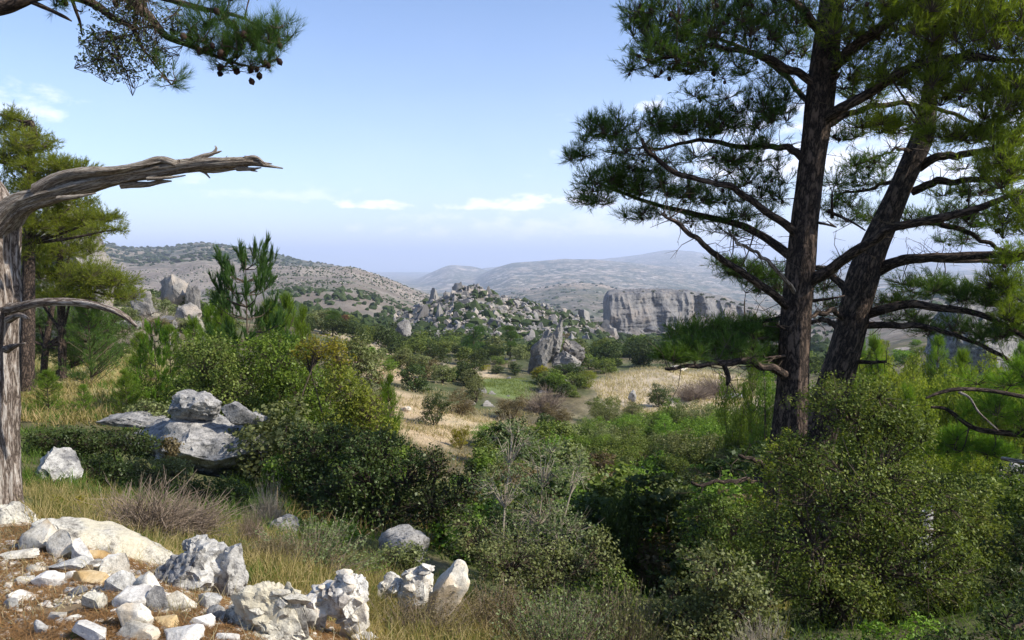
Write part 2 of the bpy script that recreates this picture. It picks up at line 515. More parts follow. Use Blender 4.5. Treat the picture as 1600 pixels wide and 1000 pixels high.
M['dead_wood'] = bark_mat('bare_dead_wood', (.07, .05, .038), (.36, .30, .24), (.60, .54, .46), 1.5, .8, .06)
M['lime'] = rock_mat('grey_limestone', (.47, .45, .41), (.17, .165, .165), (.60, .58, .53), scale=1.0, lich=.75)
M['lime_pale'] = rock_mat('pale_limestone', (.62, .57, .47), (.42, .37, .29), (.74, .70, .61), stain=(.55, .40, .22), scale=3.0, lich=.5, bump=.45)
M['lime_pale2'] = rock_mat('cream_pitted_limestone', (.64, .60, .52), (.34, .30, .26), (.76, .73, .66), stain=(.58, .49, .36), scale=2.2, lich=.6)
M['lime_white'] = rock_mat('white_limestone', (.66, .62, .55), (.42, .39, .35), (.78, .74, .67), scale=3.0, lich=.45, bump=.4)
M['lime_ochre'] = rock_mat('ochre_stone', (.58, .40, .19), (.42, .27, .11), (.66, .52, .31), scale=3.0, lich=.3, bump=.35)
M['lime_lichen'] = rock_mat('lichen_limestone', (.58, .54, .45), (.24, .22, .19), (.72, .68, .57), stain=(.54, .48, .34), scale=2.5, lich=.85)
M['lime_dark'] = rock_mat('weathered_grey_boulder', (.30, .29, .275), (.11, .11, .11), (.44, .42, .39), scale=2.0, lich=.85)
M['cliff'] = rock_mat('cliff_limestone', (.225, .217, .21), (.13, .128, .126), (.29, .275, .255), stain=(.27, .23, .195), scale=.05, lich=.45, bump=.8)
M['crag'] = rock_mat('crag_limestone', (.235, .22, .20), (.14, .132, .125), (.33, .31, .28), stain=(.40, .33, .26), scale=.15, lich=.45, bump=.8)

HAZE = True

# ------------------------------------------------------------ the lie of the land
# for columns of the view: (distance, row where the ground lies); hilltops are added as ridges
TAB = {
 -300: [(2, 1400), (4.5, 800), (7, 720), (12, 650), (20, 600), (30, 560), (60, 480), (150, 410), (400, 410), (1000, 420), (2000, 420), (14000, 420)],
 0: [(2, 1400), (3.2, 1010), (4.8, 835), (6.5, 795), (9, 772), (11, 756), (16, 690), (22, 648), (32, 600), (45, 562), (70, 510), (120, 455), (200, 425), (400, 425), (1000, 440), (14000, 425)],
 100: [(2, 1400), (3.2, 1000), (4.6, 840), (6.5, 808), (9, 780), (11, 760), (16, 695), (22, 650), (32, 600), (45, 566), (70, 520), (120, 470), (200, 440), (400, 450), (1000, 450), (14000, 425)],
 200: [(2, 1400), (3.2, 995), (4.3, 880), (6.0, 858), (8, 822), (12, 775), (17, 720), (22, 660), (30, 602), (45, 560), (70, 520), (110, 475), (180, 452), (400, 468), (1000, 450), (14000, 425)],
 350: [(2, 1400), (3.2, 1000), (4.0, 935), (5.2, 905), (8, 838), (12, 795), (18, 745), (25, 690), (40, 620), (70, 560), (120, 510), (250, 485), (400, 478), (1000, 460), (3000, 440), (14000, 425)],
 500: [(2, 1400), (3.4, 1030), (4.5, 960), (6.5, 905), (10, 856), (14, 818), (20, 765), (30, 690), (45, 625), (70, 565), (110, 520), (200, 500), (400, 482), (1000, 470), (3000, 440), (14000, 425)],
 620: [(2, 1400), (3.5, 1060), (5, 980), (7, 930), (10, 878), (15, 825), (25, 745), (40, 672), (60, 612), (90, 577), (130, 552), (200, 528), (350, 500), (1000, 475), (3000, 460), (5000, 448), (14000, 425)],
 740: [(2, 1400), (3.5, 1080), (5, 1000), (8, 935), (15, 865), (25, 775), (40, 700), (60, 645), (80, 605), (130, 562), (200, 540), (350, 520), (900, 505), (3000, 470), (5000, 450), (14000, 425)],
 880: [(2, 1400), (3.5, 1090), (6, 1010), (10, 945), (18, 865), (30, 785), (50, 700), (75, 635), (90, 604), (110, 578), (160, 552), (250, 540), (400, 522), (900, 510), (1500, 502), (3000, 475), (5000, 450), (14000, 425)],
 1050: [(2, 1400), (3.5, 1100), (6, 1030), (10, 965), (20, 880), (35, 795), (55, 705), (75, 642), (88, 610), (110, 576), (150, 558), (300, 543), (500, 522), (800, 512), (1500, 498), (2500, 480), (5000, 450), (14000, 425)],
 1250: [(2, 1400), (3.5, 1100), (6, 1000), (10, 910), (20, 810), (35, 725), (60, 655), (90, 612), (130, 582), (300, 552), (500, 524), (1000, 500), (2500, 475), (5000, 450), (14000, 425)],
 1450: [(2, 1400), (3, 1100), (6, 990), (10, 900), (20, 800), (40, 690), (60, 610), (90, 562), (150, 532), (300, 505), (600, 480), (1500, 460), (5000, 440), (14000, 425)],
 1700: [(2, 1400), (3, 1050), (6, 930), (10, 850), (20, 765), (40, 650), (60, 560), (80, 510), (150, 480), (300, 470), (1000, 450), (5000, 435), (14000, 425)],
 2100: [(2, 1400), (3, 1050), (6, 930), (10, 850), (20, 765), (40, 650), (60, 560), (80, 510), (150, 480), (300, 470), (1000, 450), (5000, 435), (14000, 425)],
}
# ridges: distance, rows of front fall, rows of rear fall (per e-fold of distance), skyline
RIDGES = [
 (10500, 60, 60, [(300, 450), (640, 440), (700, 425), (800, 414), (900, 409), (950, 404), (1000, 397), (1030, 392), (1050, 390), (1080, 392), (1120, 399), (1200, 409), (1300, 414), (1450, 410), (1600, 416), (2100, 412)]),
 (7600, 90, 120, [(600, 458), (630, 447), (660, 432), (690, 418), (703, 413), (720, 415), (745, 418), (765, 424), (800, 436), (850, 450)]),
 (6000, 75, 90, [(690, 455), (740, 436), (765, 422), (800, 412), (840, 409), (880, 405), (920, 405), (945, 407), (1000, 411), (1100, 421), (1250, 426), (1500, 424), (2100, 420)]),
 (2700, 60, 90, [(560, 480), (640, 462), (700, 458), (780, 462), (830, 452), (870, 444), (910, 441), (945, 445), (980, 458), (1040, 470), (1150, 474), (1300, 468), (1600, 455), (2100, 450)]),
 (2300, 55, 120, [(-400, 372), (60, 372), (150, 378), (180, 382), (200, 387), (235, 387), (270, 386), (300, 381), (318, 379), (340, 381), (370, 385), (410, 390), (460, 404), (520, 415), (580, 432), (660, 455)]),
 (1050, 60, 90, [(200, 470), (300, 450), (380, 428), (425, 417), (470, 416), (510, 418), (545, 418), (565, 423), (590, 431), (620, 443), (650, 456), (690, 468), (760, 480)]),
 (370, 190, 220, [(500, 540), (560, 512), (600, 502), (640, 486), (680, 468), (705, 455), (725, 450), (745, 450), (765, 458), (800, 468), (850, 481), (900, 494), (935, 508), (980, 535), (1040, 560)]),
]
UPX = np.arange(-500, 2120, 10.0)
LD = np.linspace(math.log(1.0), math.log(14500), 420)
_cols = sorted(TAB)


def _build_table():
    prof = []
    for c in _cols:
        a = TAB[c]
        prof.append(np.interp(LD, [math.log(d) for d, _ in a], [p for _, p in a]))
    prof = np.array(prof)                                   # columns x distances
    T = np.array([np.interp(UPX, _cols, prof[:, k]) for k in range(len(LD))]).T
    def blur(a, s, ax):
        k = np.exp(-.5 * (np.arange(-3 * s, 3 * s + 1) / s) ** 2); k /= k.sum()
        pad = [(0, 0), (0, 0)]; pad[ax] = (3 * s, 3 * s)
        b = np.pad(a, pad, mode='edge')
        return np.apply_along_axis(lambda v: np.convolve(v, k, 'valid'), ax, b)
    T = blur(blur(T, 4, 1), 3, 0)
    for (D0, kf, kb, line) in RIDGES:
        sky = np.interp(UPX, [x for x, _ in line], [y for _, y in line])
        ends = np.maximum(0, line[0][0] - UPX) + np.maximum(0, UPX - line[-1][0])
        sky = sky + ends * .35
        t = LD - math.log(D0)
        fall = np.where(t < 0, kf * (np.sqrt(t * t + .012) - .11), kb * (np.sqrt(t * t + .004) - .063))
        fall = fall + 300 * np.maximum(0, np.abs(t) - .7) ** 2
        R = sky[:, None] + fall[None]
        # soft minimum keeps a foot where the ridge meets the ground
        h = np.clip(.5 + .5 * (T - R) / 5.0, 0, 1)
        T = T * (1 - h) + R * h - 5.0 * h * (1 - h)
    return slope_of(T)


TABLE = _build_table()


def _lookup(u, D):
    px = u * F * 1.0 / (1.0) + 800                          # (the pitch bends columns by under a pixel here)
    i = np.clip((px - UPX[0]) / 10.0, 0, len(UPX) - 1.001)
    j = np.clip((np.log(np.maximum(D, 1e-3)) - LD[0]) / (LD[1] - LD[0]), 0, len(LD) - 1.001)
    i0 = i.astype(int); j0 = j.astype(int); fi = i - i0; fj = j - j0
    s = (TABLE[i0, j0] * (1 - fi) * (1 - fj) + TABLE[i0 + 1, j0] * fi * (1 - fj) + TABLE[i0, j0 + 1] * (1 - fi) * fj + TABLE[i0 + 1, j0 + 1] * fi * fj)
    return s


PHI_MAX = math.radians(47)


def ground(x, y, detail=True):
    x = np.asarray(x, float); y = np.asarray(y, float)
    r = np.hypot(x, y); phi = np.arctan2(x, y)
    pc = np.clip(phi, -PHI_MAX, PHI_MAX)
    def z_at(ph):
        D = np.maximum(r * np.cos(ph), 1e-3)
        Dc = np.maximum(D, 2.0)
        # the pitched camera shifts a column slightly with its row: undo it
        s = _lookup(np.tan(ph) * (CP + .0), Dc)
        return s * Dc
    z = z_at(pc)
    back = np.clip((np.abs(phi) - PHI_MAX) / (math.pi - PHI_MAX), 0, 1)
    other = z_at(-pc)
    w = .5 * back ** 2 * (3 - 2 * back)
    z = z * (1 - w) + other * w
    near = np.exp(-(r / 2.2) ** 2)
    z = z * (1 - near) + (-1.66) * near
    # behind the viewer the hill goes on level instead of dropping away
    rear = np.clip((np.abs(phi) - math.radians(60)) / math.radians(60), 0, 1)
    z = z * (1 - rear) + (-1.7 + .06 * np.minimum(r, 400)) * rear
    if detail:
        amp = .035 * np.minimum(r, 60) ** .75
        amp = amp * np.clip((r - 2) / 3, 0.15, 1)
        amp = np.where(r > 60, .035 * 60 ** .75 + (np.minimum(r, 4000) - 60) * .0048, amp)
        wl = np.clip(r * .16, 1.2, 450)
        oct_ = 0
        # noise of fixed wavelengths, faded in with distance
        for L_, seed in ((1.3, 0), (4.5, 5), (16, 9), (60, 13), (240, 21), (900, 33)):
            wgt = np.clip(1.0 - np.abs(np.log(wl / L_)) / 2.0, 0, 1)
            oct_ = oct_ + wgt * fbm(np.stack([x / L_ + seed, y / L_, np.full_like(x, seed * 1.7)], -1), 3)
        z = z + oct_ * amp * .55
    return z


def _px_u(px):
    return (np.asarray(px, float) - 800) / F


def hit(px, py, dmin=2.6, dmax=12000):
    """first ground point seen at a photograph pixel"""
    D = np.exp(np.linspace(math.log(dmin), math.log(dmax), 900))
    u = (px - 800) / F; v = (500 - py) / F
    yy = CP + v * SP
    x = u * D / yy; z = (v * CP - SP) * D / yy
    g = ground(x, D)
    k = np.argmax(z <= g) if (z <= g).any() else len(D) - 1
    if not (z <= g).any(): k = int(np.argmin(z - g))
    return np.array((x[k], D[k], g[k]))


def at_d(px, D, dz=0):
    x = (px - 800) / F * D
    return np.array((x, D, float(ground(np.array([x]), np.array([D]))[0]) + dz))


def pxm(D):
    return D / F              # metres per photograph pixel


# ------------------------------------------------------------ terrain mesh
def colour_zone(x, y, z):
    D = np.maximum(y, .1); r = np.hypot(x, y)
    px = x / D * F + 800
    lD = np.log(np.maximum(r, 1))
    p3 = np.stack([x, y, z * .0], -1)
    n1 = fbm(p3 / 2.3, 3); n2 = fbm(p3 / 14.0 + 5, 3); n3 = fbm(p3 / 90.0 + 9, 4); n4 = fbm(p3 / 420.0 + 3, 4)
    def c(*v): return np.array(v)[None]
    def mix(a, b, w): return a * (1 - w[:, None]) + b * w[:, None]
    sst = lambda a, b, v: (lambda t: t * t * (3 - 2 * t))(np.clip((v - a) / (b - a), 0, 1))
    litter, soil, grass, straw = c(.25, .185, .115), c(.20, .155, .105), c(.085, .095, .035), c(.44, .36, .25)
    g = mix(litter, soil, sst(-.3, .4, n1))
    wg = sst(4.6, 7.5, r) * sst(-.9, .1, n1 + .3)
    out = mix(g, grass * (1 + .3 * n1[:, None]), wg)
    # shrub-covered ground in the middle distance: brown soil, straw and thin green
    mid = mix(c(.12, .10, .055), c(.24, .20, .12), sst(-.25, .6, n1 + n2))
    mid = mix(mid, c(.075, .088, .036), sst(-.3, .4, n2 - .3 * n1))
    out = mix(out, mid, sst(16, 28, r))
    # left meadow, yellow green
    mead = sst(-60, 40, px) * (1 - sst(230, 330, px)) * sst(20, 24, D) * (1 - sst(48, 60, D))
    out = mix(out, mix(c(.24, .23, .08), c(.36, .31, .15), sst(-.4, .5, n1)), mead)
    # dry fields
    def field(cx, cd, wx, wd, col, soft=.35):
        q = ((px - cx) / wx) ** 2 + ((np.log(D) - math.log(cd)) / wd) ** 2 + .5 * n2 + .2 * n1
        return 1 - sst(1 - soft, 1 + soft, q), col
    for (cx, cd, wx, wd, col) in [(1060, 90, 130, .25, straw * 1.1), (600, 85, 70, .22, c(.44, .32, .20)), (655, 52, 75, .30, c(.42, .32, .2)),
                                  (770, 52, 80, .14, c(.42, .33, .2)), (700, 100, 80, .16, c(.46, .36, .23)), (820, 44, 60, .2, c(.36, .28, .17)),
                                  (1150, 62, 70, .1, c(.17, .12, .09)), (560, 130, 60, .3, c(.33, .27, .17)), (1100, 26, 90, .16, c(.20, .18, .10))]:
        w, col = field(cx, cd, wx, wd, col)
        out = mix(out, col * (1 + .12 * n1[:, None]), w)
    w, col = field(790, 86, 46, .13, c(.14, .175, .06), .3)
    out = mix(out, col, w)
    # left rocky slope
    w = sst(-.1, .4, n2 + .4 * n1) * sst(60, 75, D) * (1 - sst(330, 360, px)) * (1 - sst(220, 320, D)) * (px > -1000)
    out = mix(out, c(.42, .38, .29), w * .8)
    # hills: greyish brown with green and pale patches
    hill = mix(c(.15, .125, .10), c(.27, .235, .20), sst(-.4, .5, n3 + .5 * n2))
    hill = mix(hill, c(.06, .075, .035), sst(-.05, .6, n2 * .7 + .5 * n3))
    out = mix(out, hill, sst(130, 260, r))
    far = mix(c(.10, .095, .07), c(.25, .205, .15), sst(-.4, .5, n3))
    far = mix(far, c(.055, .075, .035), sst(-.25, .4, n4 + .4 * n3))
    far = mix(far, c(.40, .30, .22), sst(.10, .5, n4 * .6 + n3 * .8) * .8)
    out = mix(out, far, sst(1300, 2000, r))
    w = sst(205, 250, D) * (1 - sst(390, 420, D)) * sst(600, 660, px) * (1 - sst(930, 990, px))
    out = mix(out, mix(c(.12, .105, .08), c(.23, .21, .18), sst(-.3, .5, n1 + n2)), w * .85)
    # the near left hill is greyer, the pale one behind the cliff pinkish
    w = sst(700, 850, D) * (1 - sst(1500, 1700, D)) * (1 - sst(700, 800, px))
    out = mix(out, mix(c(.20, .165, .135), c(.31, .26, .21), sst(-.4, .4, n3 + .6 * n2)), w * .8)
    w = sst(2100, 2500, D) * (1 - sst(3100, 3600, D)) * sst(790, 850, px) * (1 - sst(960, 1010, px))
    out = mix(out, mix(c(.36, .25, .18), c(.45, .35, .27), sst(-.4, .4, n3)), w * .85)
    return np.clip(out, 0, 1)


def build_terrain():
    phi = np.concatenate([np.linspace(-180, -44, 34, endpoint=False), np.linspace(-44, 44, 320, endpoint=False), np.linspace(44, 180, 34, endpoint=False)])
    phi = np.radians(phi)
    rr = np.concatenate([[.02], np.exp(np.linspace(math.log(.6), math.log(18000), 270))])
    R, P = np.meshgrid(rr, phi, indexing='ij')
    x = R * np.sin(P); y = R * np.cos(P)
    z = ground(x.ravel(), y.ravel())
    # the outermost land sinks below the far sea
    V = np.stack([x.ravel(), y.ravel(), z], -1)
    nr, npn = R.shape
    i = np.arange(nr - 1)[:, None] * npn; k = np.arange(npn)[None]; k2 = (k + 1) % npn
    Q = np.stack([i + k, i + npn + k, i + npn + k2, i + k2], -1).reshape(-1, 4)[:, ::-1]
    col = colour_zone(V[:, 0], V[:, 1], V[:, 2])
    m, nt, N, L, out = mat_new('hillside_ground')
    at = N.new('ShaderNodeAttribute'); at.attribute_name = 'tint'
    geo = N.new('ShaderNodeNewGeometry')
    def noise(s, d=5, r=.6):
        n = N.new('ShaderNodeTexNoise'); n.inputs['Scale'].default_value = s; n.inputs['Detail'].default_value = d
        n.inputs['Roughness'].default_value = r; L.new(geo.outputs['Position'], n.inputs['Vector']); return n.outputs['Fac']
    dist = N.new('ShaderNodeVectorMath'); dist.operation = 'LENGTH'; L.new(geo.outputs['Position'], dist.inputs[0])
    # fine mottling near, shrub-sized spots on the hills (spots of a real size on the ground)
    fine = ramp(N, [(.3, (.5, .48, .45)), (.5, (1, 1, 1)), (.7, (1.5, 1.48, 1.4))]); L.new(noise(9, 8, .7), fine.inputs[0])
    mx = N.new('ShaderNodeMix'); mx.data_type = 'RGBA'; mx.blend_type = 'MULTIPLY'; mx.inputs['Factor'].default_value = .8
    L.new(at.outputs['Color'], mx.inputs['A']); L.new(fine.outputs[0], mx.inputs['B'])
    def spots(scale, r0, r1, d0, d1, colr, prev):
        vo = N.new('ShaderNodeTexVoronoi'); vo.inputs['Scale'].default_value = scale; vo.inputs['Randomness'].default_value = 1
        L.new(geo.outputs['Position'], vo.inputs['Vector'])
        n = noise(scale * .22, 4, .6)
        thr = N.new('ShaderNodeMath'); thr.operation = 'MULTIPLY_ADD'; L.new(n, thr.inputs[0]); thr.inputs[1].default_value = -1.5
        L.new(vo.outputs['Distance'], thr.inputs[2])
        rp = N.new('ShaderNodeMapRange'); rp.inputs['From Min'].default_value = r0; rp.inputs['From Max'].default_value = r1
        rp.inputs['To Min'].default_value = 1; rp.inputs['To Max'].default_value = 0
        L.new(thr.outputs[0], rp.inputs[0])
        dm = N.new('ShaderNodeMapRange'); dm.inputs['From Min'].default_value = d0; dm.inputs['From Max'].default_value = d1
        L.new(dist.outputs['Value'], dm.inputs[0])
        f = N.new('ShaderNodeMath'); f.operation = 'MULTIPLY'; L.new(rp.outputs[0], f.inputs[0]); L.new(dm.outputs[0], f.inputs[1])
        q = N.new('ShaderNodeMix'); q.data_type = 'RGBA'; L.new(f.outputs[0], q.inputs['Factor']); L.new(prev, q.inputs['A'])
        q.inputs['B'].default_value = (*colr, 1)
        return q.outputs['Result']
    last = spots(.14, -.42, -.28, 900, 1500, (.035, .05, .022), mx.outputs['Result'])
    last = spots(.03, -.42, -.30, 1800, 2600, (.04, .055, .025), last)
    last = spots(.05, -.62, -.5, 1500, 2500, (.45, .40, .34), last)
    last = spots(.004, -.55, -.30, 2600, 4200, (.035, .055, .03), last)
    last = spots(.009, -.66, -.50, 2300, 3600, (.46, .37, .29), last)
    last = spots(.022, -.60, -.48, 2300, 3600, (.42, .36, .30), last)
    bs = N.new('ShaderNodeBsdfPrincipled'); bs.inputs['Roughness'].default_value = .95; bs.inputs['Specular IOR Level'].default_value = .1
    L.new(last, bs.inputs['Base Color'])
    bp = N.new('ShaderNodeBump'); bp.inputs['Strength'].default_value = .8; bp.inputs['Distance'].default_value = .06
    L.new(noise(14, 6, .7), bp.inputs['Height'])
    bp2 = N.new('ShaderNodeBump'); bp2.inputs['Strength'].default_value = .7; bp2.inputs['Distance'].default_value = 9.0
    L.new(noise(.03, 6, .6), bp2.inputs['Height']); L.new(bp.outputs[0], bp2.inputs['Normal'])
    L.new(bp2.outputs[0], bs.inputs['Normal'])
    L.new(bs.outputs[0], out.inputs[0])
    me = new_mesh('hillside_ground', V, [Q], m, True, {'tint': col})
    o = bpy.data.objects.new('ground', me); COL.objects.link(o); o['kind'] = 'structure'
    # the sea far beyond the hills
    n = 96; a = np.linspace(0, 2 * math.pi, n, endpoint=False)
    Vs = np.vstack([[0, 0, 0], np.stack([np.cos(a) * 38000, np.sin(a) * 38000, a * 0], -1)])
    Ts = np.array([[0, 1 + k, 1 + (k + 1) % n] for k in range(n)])
    m, nt, N, L, out = mat_new('sea_water')
    bs = N.new('ShaderNodeBsdfPrincipled'); bs.inputs['Base Color'].default_value = (.03, .07, .11, 1); bs.inputs['Roughness'].default_value = .35
    L.new(bs.outputs[0], out.inputs[0])
    nzs = N.new('ShaderNodeTexNoise'); nzs.inputs['Scale'].default_value = .05; nzs.inputs['Detail'].default_value = 5
    g2 = N.new('ShaderNodeNewGeometry'); L.new(g2.outputs['Position'], nzs.inputs['Vector'])
    b2 = N.new('ShaderNodeBump'); b2.inputs['Strength'].default_value = .4; b2.inputs['Distance'].default_value = 1.5
    L.new(nzs.outputs['Fac'], b2.inputs['Height']); L.new(b2.outputs[0], bs.inputs['Normal'])
    o = bpy.data.objects.new('sea', new_mesh('sea', Vs, [Ts], m)); COL.objects.link(o); o.location = (0, 0, -430); o['kind'] = 'structure'


build_terrain()


def build_haze():
    bm = bmesh.new(); bmesh.ops.create_cube(bm, size=1)
    me = bpy.data.meshes.new('haze'); bm.to_mesh(me); bm.free()
    o = bpy.data.objects.new('haze', me); COL.objects.link(o)
    top, bot = 420.0, -980.0
    o.scale = (80000, 80000, top - bot); o.location = (0, 0, (top + bot) / 2)
    m, nt, N, L, out = mat_new('thin_blue_haze')
    v = N.new('ShaderNodeVolumePrincipled')
    v.inputs['Color'].default_value = (.71, .80, 1.0, 1)
    v.inputs['Density'].default_value = HAZE_DENSITY
    v.inputs['Anisotropy'].default_value = .1
    L.new(v.outputs[0], out.inputs['Volume'])
    me.materials.append(m)
    o['kind'] = 'stuff'


HAZE_DENSITY = 1.25e-4
if HAZE: build_haze()

# ------------------------------------------------------------ rocks
def rock_geo(seed, dims, sub=3, cuts=9, cutd=(.55, .9), nf=1.3, na=.28, karst=0.0, kf=3.0, fine=.03, tilt=None, slab=0, sharp=1.0):
    V, T = ico(sub)
    V = V.copy(); r_ = np.random.default_rng(seed)
    off = r_.uniform(-50, 50, 3)
    asp = np.asarray(dims, float) / (np.prod(dims) ** (1 / 3))
    V = V * (1 + na * fbm(V * asp * nf + off, 3)[:, None])
    for _ in range(cuts):
        n = unit(r_.normal(size=3)); d = r_.uniform(*cutd)
        if slab: n = unit(n * np.array((1, 1, slab)))
        q = V @ n - d
        V = V - np.where(q > 0, q * sharp, 0)[:, None] * n
    dn = unit(V)
    if karst:
        k = np.clip(fbm(V * asp * kf + off + 9, 4, .55) + .12, 0, 1) ** .8
        k2 = np.clip(ridged(V * asp * kf * .6 + off, 4, .5) - .9, 0, 1)
        V = V - dn * (karst * k)[:, None] + dn * (karst * .5 * k2)[:, None]
    if fine: V = V + dn * (fine * fbm(V * asp * 6 + off, 4, .6))[:, None]
    V = V * np.asarray(dims) * .5
    return V, T


def rotz(V, a, tx=0, ty=0):
    return V @ np.array(Euler((tx, ty, a)).to_matrix()).T


def rock(name, label, cat, loc, dims, mat, seed=0, sub=3, rz=0, tx=0, ty=0, group=None, parent=None, smooth=True, **k):
    V, T = rock_geo(seed, dims, sub, **k)
    V = rotz(V, rz, tx, ty)
    me = new_mesh(name, V, [T], M[mat], smooth)
    if smooth:
        me.set_sharp_from_angle(angle=math.radians(38))
    if parent is not None:
        o = part(name, me, parent); o.location = loc; return o
    return thing(name, label, cat, loc, group, me)


def rock_px(name, label, cat, px, py, w, h, mat, D=None, depth=None, sink=.15, seed=0, **k):
    """rock whose outline spans w x h photograph pixels with its centre at (px, py)"""
    if D is None:
        D = hit(px, py + h * .5)[1]
    s = pxm(D)
    c = W(px, py, D)
    hh = h * s * (1 + sink * 1.0)
    c[2] -= h * s * sink * .5
    gz = float(ground(np.array([c[0]]), np.array([c[1]]))[0]) - .12 * h * s
    if c[2] - hh * .5 > gz:                  # reach down into the ground
        top_ = c[2] + hh * .5
        hh = top_ - gz; c[2] = (top_ + gz) / 2
    dp = (depth if depth is not None else .8 * w) * s
    c[1] += dp * .25
    return rock(name, label, cat, c, (w * s, dp, hh), mat, seed=seed, **k)


# the loose stones of the near bank: px, py, w, h, material, seed, flatness, label
STONES = [
 (52, 838, 96, 44, 'lime_pale', 1, 'wide cream block at the top of the stone pile, below the bare tree trunk'),
 (92, 850, 70, 40, 'lime_pale', 2, 'cream block beside the widest cream block, at the top of the stone pile'),
 (122, 860, 42, 40, 'lime_white', 3, 'pale grey angular stone with a sharp crest, leaning on the cream blocks'),
 (105, 882, 48, 26, 'lime', 4, 'flat pale grey stone just below the sharp crested grey one'),
 (22, 870, 56, 14, 'lime_pale', 5, 'long thin cream stone near the left edge of the stone pile'),
 (74, 908, 46, 20, 'lime_white', 6, 'bright white stone with a dark hollow under its left side'),
 (108, 898, 26, 20, 'lime_white', 7, 'small white stone between the white hollow one and the orange slab'),
 (128, 904, 58, 24, 'lime_ochre', 8, 'orange tilted slab in the middle of the stone pile'),
 (158, 888, 22, 12, 'lime_ochre', 9, 'small yellowish chip just above the orange slab'),
 (176, 880, 44, 42, 'lime_pale', 10, 'tilted yellowish slab between the orange slab and the long lichen slab'),
 (52, 890, 30, 15, 'lime_pale', 11, 'small buff stone left of the pale grey flat stone'),
 (34, 906, 28, 20, 'lime_pale', 12, 'small cream wedge in the brown needles left of the white hollow stone'),
 (176, 912, 52, 34, 'lime', 13, 'rough grey stone right of the orange slab'),
 (206, 908, 40, 14, 'lime_ochre', 14, 'thin yellowish flake lying on the rough grey stones'),
 (144, 936, 40, 38, 'lime_lichen', 15, 'grey pitted stone with black lichen below the orange slab'),
 (196, 936, 66, 36, 'lime_white', 16, 'white topped stone with an overhang shading its front'),
 (232, 920, 40, 46, 'lime_pale', 17, 'steep cream stone closing the right end of the pile under the lichen slab'),
 (243, 934, 34, 40, 'lime', 18, 'grey rounded stone under the steep cream stone'),
 (276, 940, 44, 30, 'lime_pale', 19, 'buff striped stone between the pile and the pitted grey crag'),
 (322, 938, 42, 28, 'lime', 20, 'smooth grey stone lying between the two pitted crags'),
 (198, 966, 58, 40, 'lime_pale', 21, 'tan square block standing in the brown needles near the lower edge'),
 (206, 992, 60, 30, 'lime_pale', 22, 'tan block cut by the lower edge, below the tan square block'),
 (140, 990, 56, 34, 'lime_white', 23, 'cream stone cut by the lower edge with a dark gap beside the tan block'),
 (258, 972, 42, 22, 'lime_ochre', 24, 'white rimmed stone with an orange hollow'),
 (272, 992, 66, 30, 'lime_white', 25, 'broken white stone cut by the lower edge, below the orange hollow stone'),
 (316, 972, 36, 26, 'lime_white', 26, 'bright white cubic stone in the brown needles'),
 (334, 958, 34, 22, 'lime', 27, 'grey stone touching the back of the white cubic stone'),
 (34, 932, 40, 14, 'lime_white', 28, 'flat whitish stone at the left of the needle covered bank'),
 (16, 946, 28, 22, 'lime', 29, 'grey leaning stone at the left edge under the flat whitish one'),
 (84, 962, 36, 16, 'lime_pale', 30, 'half buried buff stone in the needles, lower left'),
 (62, 982, 26, 20, 'lime', 31, 'half buried grey stone beside the green sprouts'),
 (116, 966, 22, 14, 'lime_pale', 32, 'little cream stone right of the half buried buff one'),
 (350, 996, 34, 18, 'lime_white', 33, 'white stone just showing above the lower edge, left of the lichen crag'),
 (118, 924, 26, 16, 'lime', 34, 'small grey stone touching the front of the orange slab'),
 (152, 868, 30, 16, 'lime_ochre', 35, 'yellowish flat stone on the near end of the lichen slab'),
 (8, 916, 22, 14, 'lime_pale', 36, 'buff pebble at the left edge of the stone pile'),
]


CHIPS = ['cream', 'white', 'grey', 'buff', 'ochre']


def chip_label(n, px, py, sz):
    near = min(STONES, key=lambda q: (q[0] - px) ** 2 + (q[1] - py) ** 2)
    w = near[6].split(' in ')[0].split(' at ')[0].split(' of ')[0].split(' beside ')[0].split(' under ')[0].split(' just ')[0].split(' with ')[0].split(',')[0].split(' between ')[0].split(' touching ')[0]
    dx, dy = px - near[0], py - near[1]
    side = ('right of' if dx > 0 else 'left of') if abs(dx) > abs(dy) else ('in front of' if dy > 0 else 'behind')
    lb = '%s %s chip lying %s the %s' % ('tiny' if sz < 9 else 'small' if sz < 17 else 'fist sized', CHIPS[n % 5], side, w)
    return ' '.join(lb.split()[:16])


